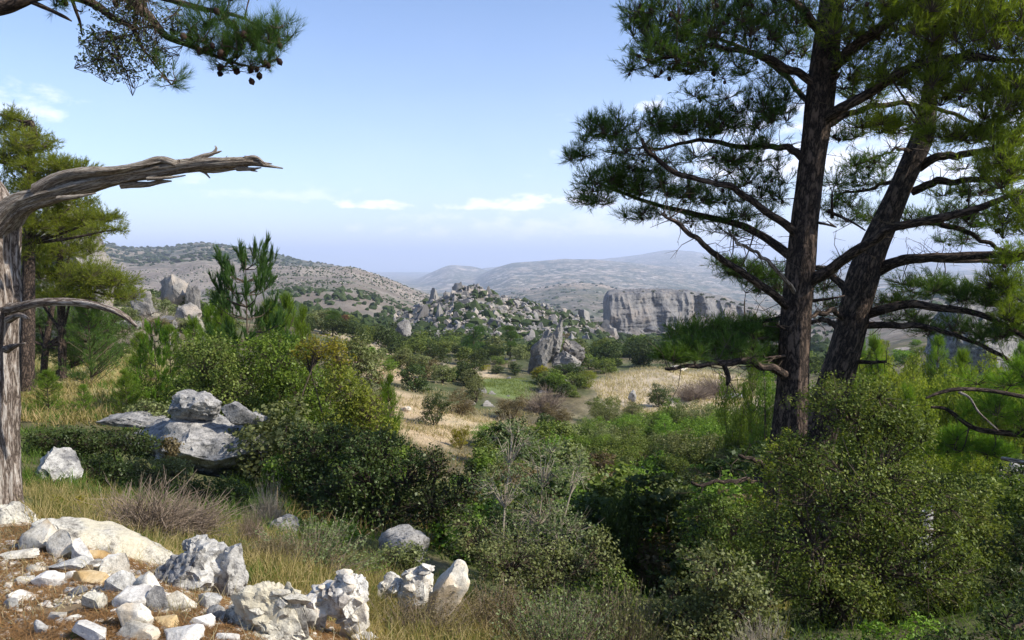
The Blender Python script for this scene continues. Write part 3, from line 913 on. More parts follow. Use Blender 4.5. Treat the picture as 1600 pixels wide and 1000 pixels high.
def build_stones():
    for (px, py, w, h, mat, sd, lab) in STONES:
        rock_px('stone', lab, 'stone', px, py, w * 1.42, h * 1.08, mat, seed=100 + sd, sub=4 if w > 38 else 3, depth=w * .8, sink=.4,
                cuts=13, cutd=(.42, .8), na=.22, nf=1.2, fine=.03, rz=rng.uniform(-.5, .5), ty=rng.uniform(-.25, .3), tx=rng.uniform(-.2, .25),
                group='loose limestone pieces on the near bank')
    # rubble between them
    base = []
    for s in range(6):
        V, T = rock_geo(300 + s, (1, .8, .55), 2, cuts=10, cutd=(.45, .8), na=.2, fine=.04)
        base.append(new_mesh('pebble', V, [T], M['lime_pale'], True))
        base[-1].set_sharp_from_angle(angle=math.radians(35))
    mats = [M['lime_pale'], M['lime_white'], M['lime'], M['lime_pale'], M['lime_ochre']]
    n = 0
    while n < 330:
        px = rng.uniform(-20, 260) if n % 5 else rng.uniform(250, 560); py = rng.uniform(850, 1010) if n % 2 else rng.uniform(848, 945)
        if px < 250 and py > 930 and rng.uniform() < .6: continue
        if px >= 250 and py < 930: continue
        p = hit(px, py)
        sz = rng.uniform(5, 16) if n % 5 > 2 else rng.uniform(14, 34)
        s = pxm(p[1]) * sz
        o = thing('pebble', chip_label(n, px, py, sz), 'stone', (p[0], p[1], p[2] - .06 * s),
                  'small chips of the near bank', base[n % 6], mats[n % 5])
        o.scale = (s, s, s); o.rotation_euler = (rng.uniform(-.4, .4), rng.uniform(-.4, .4), rng.uniform(0, 6.3))
        n += 1


def build_gravel():
    r_ = np.random.default_rng(31)
    px = r_.uniform(-40, 560, 3800); D = np.exp(r_.uniform(math.log(2.9), math.log(5.3), 3800))
    x = (px - 800) / F * D
    keep = (D < np.interp(px, [-200, 0, 120, 240, 330, 420, 560], [5.4, 5.3, 5.1, 4.8, 4.7, 4.4, 4.2])) & (fbm(np.stack([x * 2.2, D * 2.2, x * 0], -1), 3) > .02)
    x, D = x[keep], D[keep]; n = len(x)
    V0, T0 = ico(1)
    V = V0[None] * (1 + .45 * r_.normal(size=(n, len(V0), 1)).clip(-1.2, 1.2)) * np.exp(r_.uniform(math.log(.005), math.log(.022), n))[:, None, None] * np.array((1, .8, .55))
    V = V + np.stack([x, D, ground(x, D) + .004], -1)[:, None]
    T = (T0[None] + (np.arange(n) * len(V0))[:, None, None]).reshape(-1, 3)
    m = plain_mat('gravel_bits', (.30, .24, .17), (.66, .60, .50))
    o = bpy.data.objects.new('gravel', new_mesh('gravel', V.reshape(-1, 3), [T], m)); COL.objects.link(o); o['kind'] = 'stuff'; o['label'] = 'limestone grit strewn over the near bank'


build_gravel()


def build_crags():
    rock_px('lichen_slab', 'long sloping lichen covered rock slab behind the stone pile', 'rock', 168, 868, 250, 60, 'lime_lichen', D=4.75, depth=120, seed=41, sub=5,
            ty=.36, cuts=7, cutd=(.5, .85), na=.22, fine=.045, sink=.3)
    rock_px('rock_hump', 'pale rough rock hump at the foot of the bare tree trunk', 'rock', 6, 826, 70, 74, 'lime_lichen', D=5.3, depth=70, seed=42, sub=5, na=.2, cuts=6, fine=.05)
    # pitted crags: joined masses of the same rock, built as lumps under one thing
    def crag(name, label, lumps, D, mat='lime_lichen', kar=.16, kf=3.4):
        c0 = W(lumps[0][0], lumps[0][1] + lumps[0][3] * .5, D)
        t = thing(name, label, 'rock', c0)
        for i, (px, py, w, h, sd) in enumerate(lumps):
            s = pxm(D)
            cc = W(px, py, D + (i % 3 - 1) * .12)
            gz = float(ground(np.array([cc[0]]), np.array([cc[1]]))[0]) - .05
            top_ = cc[2] + h * s * .55; bot_ = min(cc[2] - h * s * .55, gz) if i < 99 else 0
            if py + h * .5 < 905 and w < 45: bot_ = cc[2] - h * s * .6
            cc[2] = (top_ + bot_) / 2
            V, T = rock_geo(sd, (w * s * 1.35, w * s * 1.1, (top_ - bot_) * 1.1), 5 if w > 64 else 4, cuts=15, cutd=(.42, .85), na=.32, nf=1.7, karst=kar, kf=kf, fine=.075)
            V = rotz(V, (i * 1.3) % .6 - .3) + (cc - c0)
            me = new_mesh('lump', V, [T], M[mat], True)
            me.set_sharp_from_angle(angle=math.radians(48))
            part('lump', me, t)
        return t
    crag('pitted_crag', 'grey pitted karst rock with hollows, two humps, rising above the grass beside the stone pile',
         [(300, 885, 90, 110, 51), (325, 855, 52, 50, 52), (300, 850, 40, 34, 58), (362, 885, 50, 50, 53), (275, 910, 60, 50, 54), (345, 915, 60, 46, 55), (368, 915, 44, 40, 56)], 4.4, 'lime')
    def heap(name, label, shape, D, mat, n, seed, kmin, kmax, mat2=None):
        """a broken outcrop: a core with angular knobs and flakes grown over it"""
        r_ = np.random.default_rng(seed); s_ = pxm(D)
        c0 = W(shape[0][0], shape[0][1] + shape[0][3] * .5, D)
        t = thing(name, label, 'rock', c0)
        for i, (px, py, w, h) in enumerate(shape):
            cc = W(px, py, D + .05 * (i % 2)); gz = float(ground(np.array([cc[0]]), np.array([cc[1]]))[0]) - .06
            top_, bot_ = cc[2] + h * s_ * .5, min(cc[2] - h * s_ * .5, max(gz, cc[2] - h * s_ * .9)); cc[2] = (top_ + bot_) / 2
            V, T = rock_geo(seed + i, (w * s_ * 1.3, w * s_ * 1.1, (top_ - bot_) * 1.22), 5 if w > 60 else 4, cuts=16, cutd=(.5, .85), na=.3, nf=1.8, karst=.07, kf=4.5, fine=.07)
            me = new_mesh('core', V + (cc - c0), [T], M[mat], True); me.set_sharp_from_angle(angle=math.radians(40)); part('core', me, t)
            for k in range(n):
                d = unit(np.array((r_.normal(), -abs(r_.normal()) * .9, r_.normal() * .7 + .45)))
                q = cc + d * np.array((w * .5, w * .40, 0)) * s_ * .72 + np.array((0, 0, d[2] * (top_ - bot_) * .38))
                kz = r_.uniform(kmin, kmax) * s_
                V, T = rock_geo(seed * 7 + i * 50 + k, (kz * r_.uniform(.8, 1.5), kz * r_.uniform(.7, 1.2), kz * r_.uniform(.5, .95)), 3, cuts=12, cutd=(.42, .8), na=.25, nf=1.5, fine=.07)
                V = rotz(V, r_.uniform(-.6, .6), r_.uniform(-.4, .4), r_.uniform(-.5, .5)) + (q - c0)
                me = new_mesh('knob', V, [T], M[mat2 if (mat2 and k % 3 == 0) else mat], True); me.set_sharp_from_angle(angle=math.radians(36)); part('knob', me, t)
        return t
    heap('lichen_crag', 'broad pale lichen spotted crag split by dark cracks at the lower edge', [(428, 948, 96, 116), (395, 965, 80, 84), (456, 958, 54, 100), (372, 985, 64, 50), (415, 990, 110, 50)], 3.55, 'lime_lichen', 6, 610, 26, 50)
    heap('broken_white_crag', 'broken white crag of many angular knobs, right of the lichen spotted crag', [(550, 915, 66, 62), (515, 925, 60, 50), (490, 950, 40, 60), (555, 960, 46, 70), (568, 1000, 36, 40)], 4.0, 'lime_pale2', 9, 710, 16, 36, 'lime_white')
    heap('cream_outcrop', 'low cream outcrop with a hollow, left half of the farther rock pair in the grass', [(645, 908, 46, 44), (612, 912, 44, 30), (663, 895, 28, 34)], 5.5, 'lime_pale2', 6, 810, 12, 26, 'lime_pale')
    rock_px('tilted_cream_rock', 'tilted rounded cream rock, right half of the farther rock pair in the grass', 'rock', 695, 908, 56, 62, 'lime_pale', D=5.6, depth=50, seed=85, sub=4,
            ty=.5, cuts=6, cutd=(.6, .9), na=.2, fine=.05)
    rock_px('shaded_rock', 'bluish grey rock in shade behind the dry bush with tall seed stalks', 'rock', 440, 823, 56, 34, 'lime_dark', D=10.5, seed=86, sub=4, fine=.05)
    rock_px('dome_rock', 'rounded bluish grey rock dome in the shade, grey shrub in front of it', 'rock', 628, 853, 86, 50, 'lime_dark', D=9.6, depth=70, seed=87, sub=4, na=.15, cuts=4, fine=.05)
    rock_px('left_boulder', 'whitish cracked boulder in the grass just right of the bare tree trunk', 'boulder', 78, 733, 88, 62, 'lime', D=10.8, depth=80, seed=88, sub=4, cuts=14, cutd=(.45, .85), na=.3, karst=.06, kf=4, fine=.07, ty=.25)
    # the big boulder group
    D = 17.5
    c0 = W(340, 760, D)
    t = thing('big_boulder', 'largest grey boulder, an overhanging mass carrying two rounded blocks on its top', 'boulder', c0)
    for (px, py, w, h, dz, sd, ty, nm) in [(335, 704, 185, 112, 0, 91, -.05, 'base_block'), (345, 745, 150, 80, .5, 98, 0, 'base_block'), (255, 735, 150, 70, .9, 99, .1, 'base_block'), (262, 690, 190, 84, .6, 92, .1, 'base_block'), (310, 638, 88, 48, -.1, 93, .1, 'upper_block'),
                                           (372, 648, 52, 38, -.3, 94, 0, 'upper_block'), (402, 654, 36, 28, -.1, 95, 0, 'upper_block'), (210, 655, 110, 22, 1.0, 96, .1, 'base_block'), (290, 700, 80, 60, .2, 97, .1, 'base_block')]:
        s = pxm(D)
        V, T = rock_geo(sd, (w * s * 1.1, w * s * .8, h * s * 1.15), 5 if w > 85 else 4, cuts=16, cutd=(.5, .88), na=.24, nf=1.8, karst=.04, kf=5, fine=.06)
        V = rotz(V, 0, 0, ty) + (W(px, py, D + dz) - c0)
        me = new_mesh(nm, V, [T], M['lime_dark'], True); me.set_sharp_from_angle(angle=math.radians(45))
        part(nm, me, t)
    # rock slabs and outcrops up the left slope
    for (px, py, w, h, D, sd, lab) in [(272, 443, 62, 48, 118, 111, 'jagged pale outcrop, the taller left one of the pair on the far left slope'),
                                       (298, 447, 24, 36, 117, 112, 'narrow pale outcrop joined to the right side of the jagged one'),
                                       (284, 483, 48, 24, 100, 113, 'low white rock ledge below the jagged outcrop on the left slope'),
                                       (219, 468, 36, 34, 85, 114, 'white steep rock on the left slope below the pine branches'),
                                       (200, 505, 44, 16, 70, 115, 'flat pale rock band low on the left slope'),
                                       (250, 500, 46, 14, 82, 116, 'thin rocky step across the left slope'),
                                       (96, 372, 130, 150, 62, 117, 'tall pale cliff face standing behind the left pines'),
                                       (155, 392, 24, 62, 75, 118, 'narrow grey cliff edge jutting out beside the left pines'),
                                       (45, 400, 70, 110, 58, 119, 'pale cliff buttress seen through the left pines near the trunk')]:
        rock_px('pale_outcrop', lab, 'rock', px, py, w, h, 'crag', D=D, seed=sd, sub=4, cuts=10, cutd=(.5, .85), na=.3, nf=1.8, karst=.12, kf=2.5, fine=.05, sink=.3)


def cliff_mesh(name, path, top, bot, thick, D0, mat, seed, nx=260, nz=70, am=.05, nf=.05, column=.5):
    """free-standing rock mass: front face follows PATH (px, depth offset) and is closed over the top and behind"""
    px = np.linspace(path[0][0], path[-1][0], nx)
    dy = np.interp(px, [a for a, _ in path], [b for _, b in path])
    tp = np.interp(px, [a for a, _ in top], [b for _, b in top])
    bt = np.interp(px, [a for a, _ in bot], [b for _, b in bot])
    x = (px - 800) / F * D0
    zt = slope_of(tp) * (D0 + dy); zb = slope_of(bt) * (D0 + dy) - 3
    rows = []
    for k in range(nz):                      # front face, bottom to top
        f = k / (nz - 1)
        rows.append(np.stack([x, D0 + dy + thick * .10 * f ** 2, zb + (zt - zb) * f], -1))
    for k in range(1, 24):                   # over the top and down the back
        f = k / 23
        rows.append(np.stack([x, D0 + dy + thick * .10 + thick * .8 * min(1, f * 1.15), np.where(f < .8, zt + .0 * f, zt + (zb - zt) * (f - .8) / .2)], -1))
    P = np.array(rows)                       # rows x nx x 3
    P[..., 0] *= P[..., 1] / D0
    n = len(rows)
    h = (zt - zb).mean()
    # vertical joints and columns, ledges, fine roughness
    q = np.stack([P[..., 0] * nf, P[..., 1] * nf * .5, P[..., 2] * nf * .28], -1) + seed
    col = ridged(q, 4, .5)
    led = fbm(np.stack([P[..., 0] * nf * .5, P[..., 1] * nf, P[..., 2] * nf * 2.6], -1) + seed * 2, 4, .55)
    fr = np.linspace(0, 1, nz)
    env = np.ones(n); env[nz:] = np.linspace(.9, .2, n - nz)
    lowm = np.clip(.75 + .9 * fbm(np.stack([P[..., 0] * nf * .3, P[..., 1] * 0, P[..., 2] * nf * .35], -1) + seed * 5, 2), .25, 1.5)
    bed = np.clip(ridged(np.stack([P[..., 0] * nf * .12, P[..., 1] * 0, P[..., 2] * nf * 4.5], -1) + seed, 2) - .9, 0, 1)
    P[..., 1] += bed * h * .05 * env[:, None]
    P[..., 1] += (col - .6) * lowm * -h * column * .35 * env[:, None] + led * h * am * 1.6 * env[:, None]
    P[..., 2] += led * h * am * .9
    P[..., 2][nz - 6:] += (fbm(np.stack([P[..., 0] * nf * 2.2, P[..., 1] * nf, P[..., 2] * 0], -1)[nz - 6:] + 3, 4, .6) * h * .05)
    i = np.arange(n - 1)[:, None] * nx; k = np.arange(nx - 1)[None]
    Q = np.stack([i + k, i + k + 1, i + nx + k + 1, i + nx + k], -1).reshape(-1, 4)
    V = P.reshape(-1, 3)
    e0 = np.arange(n) * nx; e1 = e0 + nx - 1
    c0 = V[e0].mean(0); c1 = V[e1].mean(0)
    b = len(V); V = np.vstack([V, c0, c1])
    T = np.vstack([[[e0[j + 1], b, e0[j]] for j in range(n - 1)], [[e1[j], b + 1, e1[j + 1]] for j in range(n - 1)]])
    o0 = np.array((x.mean(), D0, zb.mean()))
    me = new_mesh(name, V - o0, [Q, T], M[mat], True)
    me.set_sharp_from_angle(angle=math.radians(50))
    return me, o0, (px, tp, dy)


def build_cliffs():
    # the flat-topped rock table
    me, o0, _ = cliff_mesh('table_mountain', [(943, 12), (952, -14), (1000, -8), (1060, 8), (1110, 30), (1150, 60), (1190, 95), (1230, 130)],
                           [(943, 475), (948, 464), (960, 461), (1000, 460), (1040, 459), (1075, 461), (1100, 465), (1130, 473), (1160, 481), (1200, 492), (1240, 500)],
                           [(943, 532), (960, 530), (1000, 518), (1060, 512), (1090, 512), (1130, 506), (1180, 506), (1240, 512)], 110, 500, 'cliff', 3, nx=250, nz=60, nf=.05, column=.95)
    thing('table_mountain', 'flat topped cliff sided rock table with vertical grooves in the middle distance', 'cliff', o0, me=me)
    # small reddish crag left of its foot and screes
    for (px, py, w, h, D, sd, mat, lab) in [(915, 512, 34, 26, 380, 131, 'crag', 'small reddish crag left of the foot of the rock table'),
                                        (890, 506, 18, 22, 370, 132, 'crag', 'thin rock finger left of the small reddish crag'),
                                        (958, 525, 34, 16, 480, 133, 'cliff', 'sloping grey rock apron at the left foot of the rock table'),
                                        (1028, 547, 14, 14, 150, 134, 'lime', 'pale grey rock at the near edge of the woods left of the low pine branch'),
                                        (968, 537, 16, 10, 230, 135, 'crag', 'little rock amid the dark woods before the rock table')]:
        rock_px('small_crag', lab, 'rock', px, py, w, h, mat, D=D, seed=sd, sub=4, cuts=9, cutd=(.5, .85), na=.3, nf=1.8, karst=.1, fine=.05, sink=.4)
    # the summit crags of the knoll
    r2 = np.random.default_rng(77)
    SUM = [(737, 468, 40, 46), (722, 458, 22, 24), (745, 456, 20, 22), (712, 468, 24, 20), (752, 470, 16, 26), (760, 466, 14, 14), (700, 474, 14, 12), (738, 478, 22, 14)]
    for i, (px, py, w, h) in enumerate(SUM):
        names = ['tallest summit block', 'left shoulder block', 'right shoulder block', 'low left block', 'right pillar', 'small right block', 'small outer left block', 'block under the summit']
        rock_px('summit_crag', names[i] + ' of the rocky knoll in the middle of the valley', 'rock', px, py, w, h, 'crag', D=352, seed=140 + i, sub=4, cuts=9, cutd=(.5, .85), na=.25,
                nf=1.8, karst=.1, fine=.05, sink=.5, group='crags on the knoll')
    me, o0, _ = cliff_mesh('summit_cliff', [(696, 4), (712, 0), (735, -3), (760, 0), (784, 6)], [(696, 478), (706, 466), (716, 458), (726, 449), (744, 449), (752, 455), (764, 466), (784, 480)], [(696, 488), (720, 494), (742, 497), (764, 490), (784, 488)], 14, 346, 'crag', 8, nx=110, nz=34, nf=.16, column=1.0)
    thing('summit_cliff', 'ragged pale cliff crowning the rocky knoll', 'cliff', o0, me=me)
    me, o0, _ = cliff_mesh('shoulder_cliff', [(786, 4), (810, 0), (850, 0), (880, 4)], [(786, 482), (800, 476), (815, 481), (830, 480), (845, 487), (862, 490), (880, 497)], [(786, 490), (810, 496), (850, 502), (880, 505)], 12, 330, 'crag', 9, nx=110, nz=24, nf=.2, column=1.1)
    thing('shoulder_cliff', 'low broken cliff band on the right shoulder of the rocky knoll', 'cliff', o0, me=me)
    for k in range(26):
        px = 948 + k * 9; D = 488 + r2.uniform(-8, 6) + max(0, px - 1050) * .35; p = at_d(px, D); sc = r2.uniform(3, 8)
        V, T = rock_geo(900 + k, (sc * 1.3, sc, sc * .8), 3, cuts=10, cutd=(.45, .85), na=.3, fine=.06)
        zt = W(px, 520 - max(0, px - 1000) * .05 + r2.uniform(-6, 5), D)[2]
        thing('fallen_block', 'fallen block number-less in the rubble apron', 'rock', (p[0], p[1], max(p[2], zt)), 'fallen blocks under the rock table', new_mesh('fallen_block', V, [T], M['cliff'], True))['label'] = ('fallen block in the rubble under the %s of the rock table, %s one' % ('left corner' if px < 1000 else 'middle' if px < 1080 else 'right end', 'a large' if sc > 6.4 else 'a small' if sc < 4.4 else 'a middling'))
    bases = []
    for s in range(5):
        V, T = rock_geo(400 + s, (1, .8, 1.0), 3, cuts=11, cutd=(.45, .85), na=.4, fine=.09)
        me = new_mesh('hill_rock', V, [T], M['crag'], True); me.set_sharp_from_angle(angle=math.radians(40)); bases.append(me)
    k = 0
    while k < 290:
        px = r2.uniform(615, 965); D = math.exp(r2.uniform(math.log(200), math.log(372)))
        if px > 900 and r2.uniform() < .5: continue
        p = at_d(px, D)
        s = r2.uniform(1.6, 5.6) * (1.8 if r2.uniform() < .15 else 1) * D / 350
        sdx = 'below the summit' if abs(px - 735) < 25 else 'left of the summit' if px < 735 else 'on the right slope' if px < 840 else 'on the right shoulder'
        o = thing('hill_rock', '%s pale jagged rock %s of the rocky knoll, %s its foot' % ('large' if s > 4.4 else 'small' if s < 2.4 else 'middling', sdx, 'near' if D < 240 else 'above' if D < 300 else 'high above'), 'rock', p, 'rocks scattered over the knoll', bases[k % 5], M['crag'])
        o.scale = (s, s, s * r2.uniform(.7, 1.5)); o.rotation_euler = (0, r2.uniform(-.3, .3), r2.uniform(0, 6.3))
        k += 1
    rock_px('rounded_outcrop', 'rounded pale rock amid dark bushes below the left side of the knoll', 'rock', 632, 509, 28, 18, 'crag', D=190, seed=151, sub=4, karst=.1, fine=.05)
    # the leaning twin-pointed rock
    D = 108
    c0 = W(872, 575, D)
    t = thing('pointed_rock', 'twin pointed leaning rock spire with grey shaded left flank above the green field', 'rock', c0)
    for (px, py, w, h, dz, sd, ty) in [(850, 545, 32, 76, 0, 161, .38), (867, 537, 34, 66, 3, 162, .2), (896, 548, 40, 40, 4, 163, -.5), (882, 562, 50, 30, 2, 164, 0)]:
        s = pxm(D)
        V, T = rock_geo(sd, (w * s, w * s * 1.0, h * s * 1.15), 4, cuts=12, cutd=(.5, .85), na=.3, nf=1.9, karst=.14, kf=3, fine=.09)
        V[:, 0] *= 1 - .45 * np.clip(V[:, 2] / (h * s * .5), -.2, 1)
        V = rotz(V, 0, 0, ty) + (W(px, py, D + dz) - c0)
        me = new_mesh('rock_mass', V, [T], M['crag'], True); me.set_sharp_from_angle(angle=math.radians(42)); part('rock_mass', me, t)
    # dark cliff on the right, behind the pines
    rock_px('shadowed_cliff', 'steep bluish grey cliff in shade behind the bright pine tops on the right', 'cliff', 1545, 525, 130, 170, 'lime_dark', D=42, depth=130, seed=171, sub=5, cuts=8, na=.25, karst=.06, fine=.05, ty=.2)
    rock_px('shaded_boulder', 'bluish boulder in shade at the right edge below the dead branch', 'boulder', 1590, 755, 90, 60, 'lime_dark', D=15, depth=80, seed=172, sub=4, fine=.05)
    # scattered valley rocks
    for (px, py, w, h, D, sd, mat, lab) in [
            (998, 740, 46, 20, None, 181, 'lime', 'grey white rock in the gully below the round bushes, long and low'),
            (975, 730, 22, 14, None, 182, 'lime', 'small white rock touching the upper end of the long low gully rock'),
            (864, 702, 26, 16, None, 183, 'lime_pale', 'pale rock on the slope behind the sparse light stemmed tree'),
            (942, 685, 28, 22, None, 184, 'lime', 'pale rock between the bushes above the gully'),
            (988, 620, 14, 20, None, 185, 'lime', 'upright grey rock at the near edge of the dry field'),
            (634, 640, 18, 8, None, 186, 'lime_pale', 'flat stone on the bare slope left of the round dark bushes'),
            (1148, 620, 40, 10, None, 187, 'lime_dark', 'flat grey rock in shade at the right of the dry field'),
            (1452, 800, 24, 46, 8.5, 188, 'lime', 'upright pale rock glimpsed among the dark oak leaves'),
            (1350, 930, 30, 40, 6.9, 189, 'lime_dark', 'dull grey rock under the big oak bush near the lower edge'),
            (1425, 548, 52, 10, None, 190, 'crag', 'white rock ledge beyond the bright pine tops'),
            (1060, 575, 30, 8, None, 191, 'lime_pale', 'pale stones at the far edge of the dry field'),
            (735, 590, 12, 8, None, 192, 'lime', 'small rock at the left edge of the green field')]:
        rock_px('valley_rock', lab, 'rock', px, py, w, h, mat, D=D, seed=sd, sub=4, karst=.08, fine=.05, cuts=9, cutd=(.5, .85))
    r3 = np.random.default_rng(5)
    for k in range(90):
        px = r3.uniform(170, 340) if k % 2 else r3.uniform(560, 900); D = math.exp(r3.uniform(math.log(62), math.log(150)))
        p = at_d(px, D); s = r3.uniform(.5, 1.8)
        o = thing('slope_rock', 'small pale stone lying on the dry slopes of the middle distance', 'rock', p, 'small stones on the slopes', bases[k % 5], M['crag'])
        o.scale = (s * 1.3, s, s * .6); o.rotation_euler = (0, 0, r3.uniform(0, 6.3))


build_stones()
build_crags()
build_cliffs()

# ------------------------------------------------------------ pines
def img_path(pts, D, n=None):
    """pts: (px, py, depth offset[, radius in px]) -> world centre points and radii"""
    P = []
    for p in pts:
        d = D + p[2]
        r = (p[3] if len(p) > 3 else 4) * pxm(d)
        P.append([*W(p[0], p[1], d), r])
    P = resample(P, n or max(12, len(P) * 7))
    return P[:, :3], np.maximum(P[:, 3], .003)


class Pine:
    def __init__(s, name, label, D, base, group=None, bark='bark', needles='needles', cat='pine tree'):
        s.D = D; s.o = np.asarray(base, float)
        s.root = thing(name, label, cat, s.o, group)
        s.nodes = []; s.bark = bark; s.nm = needles
        s.tw = Geo(); s.cr = Geo(); s.cn = Geo(); s.seed = 1; s.csz = .032; s.lr = 1.0; s.wb = 0; s.fill = 1.0
    def limb(s, pts, name='branch', sides=9, rough=.10, n=None, anchor=True, mat=None, D=None, wob=.0, flute=0, label=None):
        C, R = img_path(pts, D or s.D, n)
        if name == 'branch': R = R * s.lr; wob = wob or s.wb
        s.seed += 1
        if wob:
            t = np.linspace(0, 1, len(C))
            w = fbm(np.stack([t * 5 + s.seed * 9, t * 0, t * 0], -1), 3)[:, None] * unit(rng.normal(size=3)) * wob
            C = C + w * np.minimum(1, t * 4)[:, None]
        g = Geo(); tube(g, C - s.o, R, sides, rough, seed=s.seed, flute=flute)
        o = part(name, g.mesh(name, M[mat or s.bark], True), s.root)
        if label: o['label'] = label
        if anchor: s.nodes.append(np.hstack([C, R[:, None]]))
        return C
    def pad(s, px, py, rx, ry, n, dz=0, rd=None, flat=.55, L=.15, nl=.10, K=22, w=.0026, up=.35, sub=None, geo=None, cones=0, D=None, thin=1.0):
        """a plate of foliage: shoots carried by twigs that spring from the nearest limb"""
        D = (D or s.D) + dz
        n = int(n * s.fill)
        c = W(px, py, D); k = pxm(D)
        rad = np.array((rx * k, (rd if rd is not None else rx * k * .8), ry * k))
        p = rng.normal(size=(n * 4, 3)); p = unit(p) * (rng.uniform(0, 1, (len(p), 1)) ** (1 / 2.2))
        keep = (p[:, 2] > -flat) & (fbm(p * np.array((rx / 26, 2.2, max(1.6, ry / 18))) + s.seed * 3.1 + px * .37, 2) > -.06)
        p = p[keep][:n]
        P = c + p * rad
        allN = np.vstack(s.nodes)
        # boughs: sub-centres joined to the nearest limb
        m_ = sub or max(3, len(P) // 26)
        cen = P[rng.choice(len(P), m_, replace=False)]
        for _ in range(3):
            d = ((P[:, None] - cen[None]) ** 2).sum(-1); a = d.argmin(1)
            cen = np.array([P[a == i].mean(0) if (a == i).any() else cen[i] for i in range(m_)])
        d = ((P[:, None] - cen[None]) ** 2).sum(-1); a = d.argmin(1)
        cl = cen.copy(); cl[:, 2] -= rad[2] * .28
        order = np.argsort([((allN[:, :3] - q) ** 2).sum(1).min() for q in cl])
        node = allN[allN[:, 3] > .004][:, :3]
        if len(node) == 0: node = allN[:, :3]
        ext = [node]
        hub = np.zeros((m_, 3))
        for i in order:
            q = cl[i]; pool = np.vstack(ext)
            j = (((pool - q) ** 2).sum(1) + .0).argmin(); b = pool[j]
            mid = (b + q) / 2 + rng.normal(size=3) * .08 * np.linalg.norm(q - b) - np.array((0, 0, .06)) * np.linalg.norm(q - b)
            C = resample(np.array([b, mid, q]), 7)
            ln = np.linalg.norm(q - b)
            r0 = min(.022, .006 + ln * .010)
            rr = np.linspace(r0, .0045, 7)
            s.tw.segs(C[:-1], C[1:], rr[:-1], rr[1:], 4)
            ext.append(C[2:]); hub[i] = q
        # twigs from each hub to its shoots, through one bend
        H = hub[a]; Sx = P
        bend = H * .4 + Sx * .6
        s.tw.segs(H, Sx, .0045, .0022, 3)
        dr = unit(Sx - H) + np.array((0, 0, up)) + rng.normal(size=P.shape) * .42
        (geo or s.cr).tufts(Sx - unit(dr) * L * .4, dr, L * rng.uniform(.6, 1.25, len(P)), nl, K, w)
        # second, lower set of shoots along the twig
        kk = rng.uniform(size=len(P)) < .40 * thin
        (geo or s.cr).tufts(bend[kk], (dr + rng.normal(size=P.shape) * .6)[kk], L * .8, nl * .95, K, w)
        if cones:
            for q in P[rng.choice(len(P), min(cones, len(P)), replace=False)]:
                s.cone(q - np.array((0, 0, rng.uniform(.01, .06))) + rng.normal(size=3) * .02)
    def sprout(s, n, l0=.2, l1=.6):
        """thin bare side twigs springing from the limbs"""
        N = np.vstack([q[3:] for q in s.nodes]); N = N[(N[:, 3] < .085)]
        if not len(N): return
        j = rng.integers(len(N), size=n); A_ = N[j, :3]
        d = unit(rng.normal(size=(n, 3)) * np.array((1, 1, .7)) + np.array((0, 0, .25))); ln = rng.uniform(l0, l1, n)[:, None]
        B_ = A_ + d * ln * .5; d2 = unit(d + rng.normal(size=(n, 3)) * .45); C_ = B_ + d2 * ln * .5
        s.tw.segs(A_, B_, .007, .0045, 4); s.tw.segs(B_, C_, .0045, .002, 3)
        for _ in range(2):
            t = rng.uniform(.1, 1, (n, 1)); E = B_ * (1 - t) + C_ * t
            s.tw.segs(E, E + unit(d2 + rng.normal(size=(n, 3)) * .8) * ln * .3, .003, .0012, 3)
    def cone(s, q):
        size = s.csz
        V, T = ico(1)
        V = V * (1 + .25 * pnoise(V * 6 + q))[:, None] * np.array((size * .8, size * .8, size)) * rng.uniform(.8, 1.2)
        s.cn.add(rotz(V, rng.uniform(0, 6), rng.uniform(-.8, .8)) + q, T=T)
    def finish(s, needles=None):
        if s.tw.n: part('twigs', s.tw.mesh('twigs', M['twig'], False, s.o), s.root)
        if s.cr.n: part('needles', s.cr.mesh('needles', M[s.nm], False, s.o), s.root)
        if s.cn.n: part('cones', s.cn.mesh('cones', M['cone'], True, s.o), s.root, kind='stuff')
        if needles is not None and needles[1].n:
            part('needles', needles[1].mesh('needles', M[needles[0]], False, s.o), s.root)
        return s.root


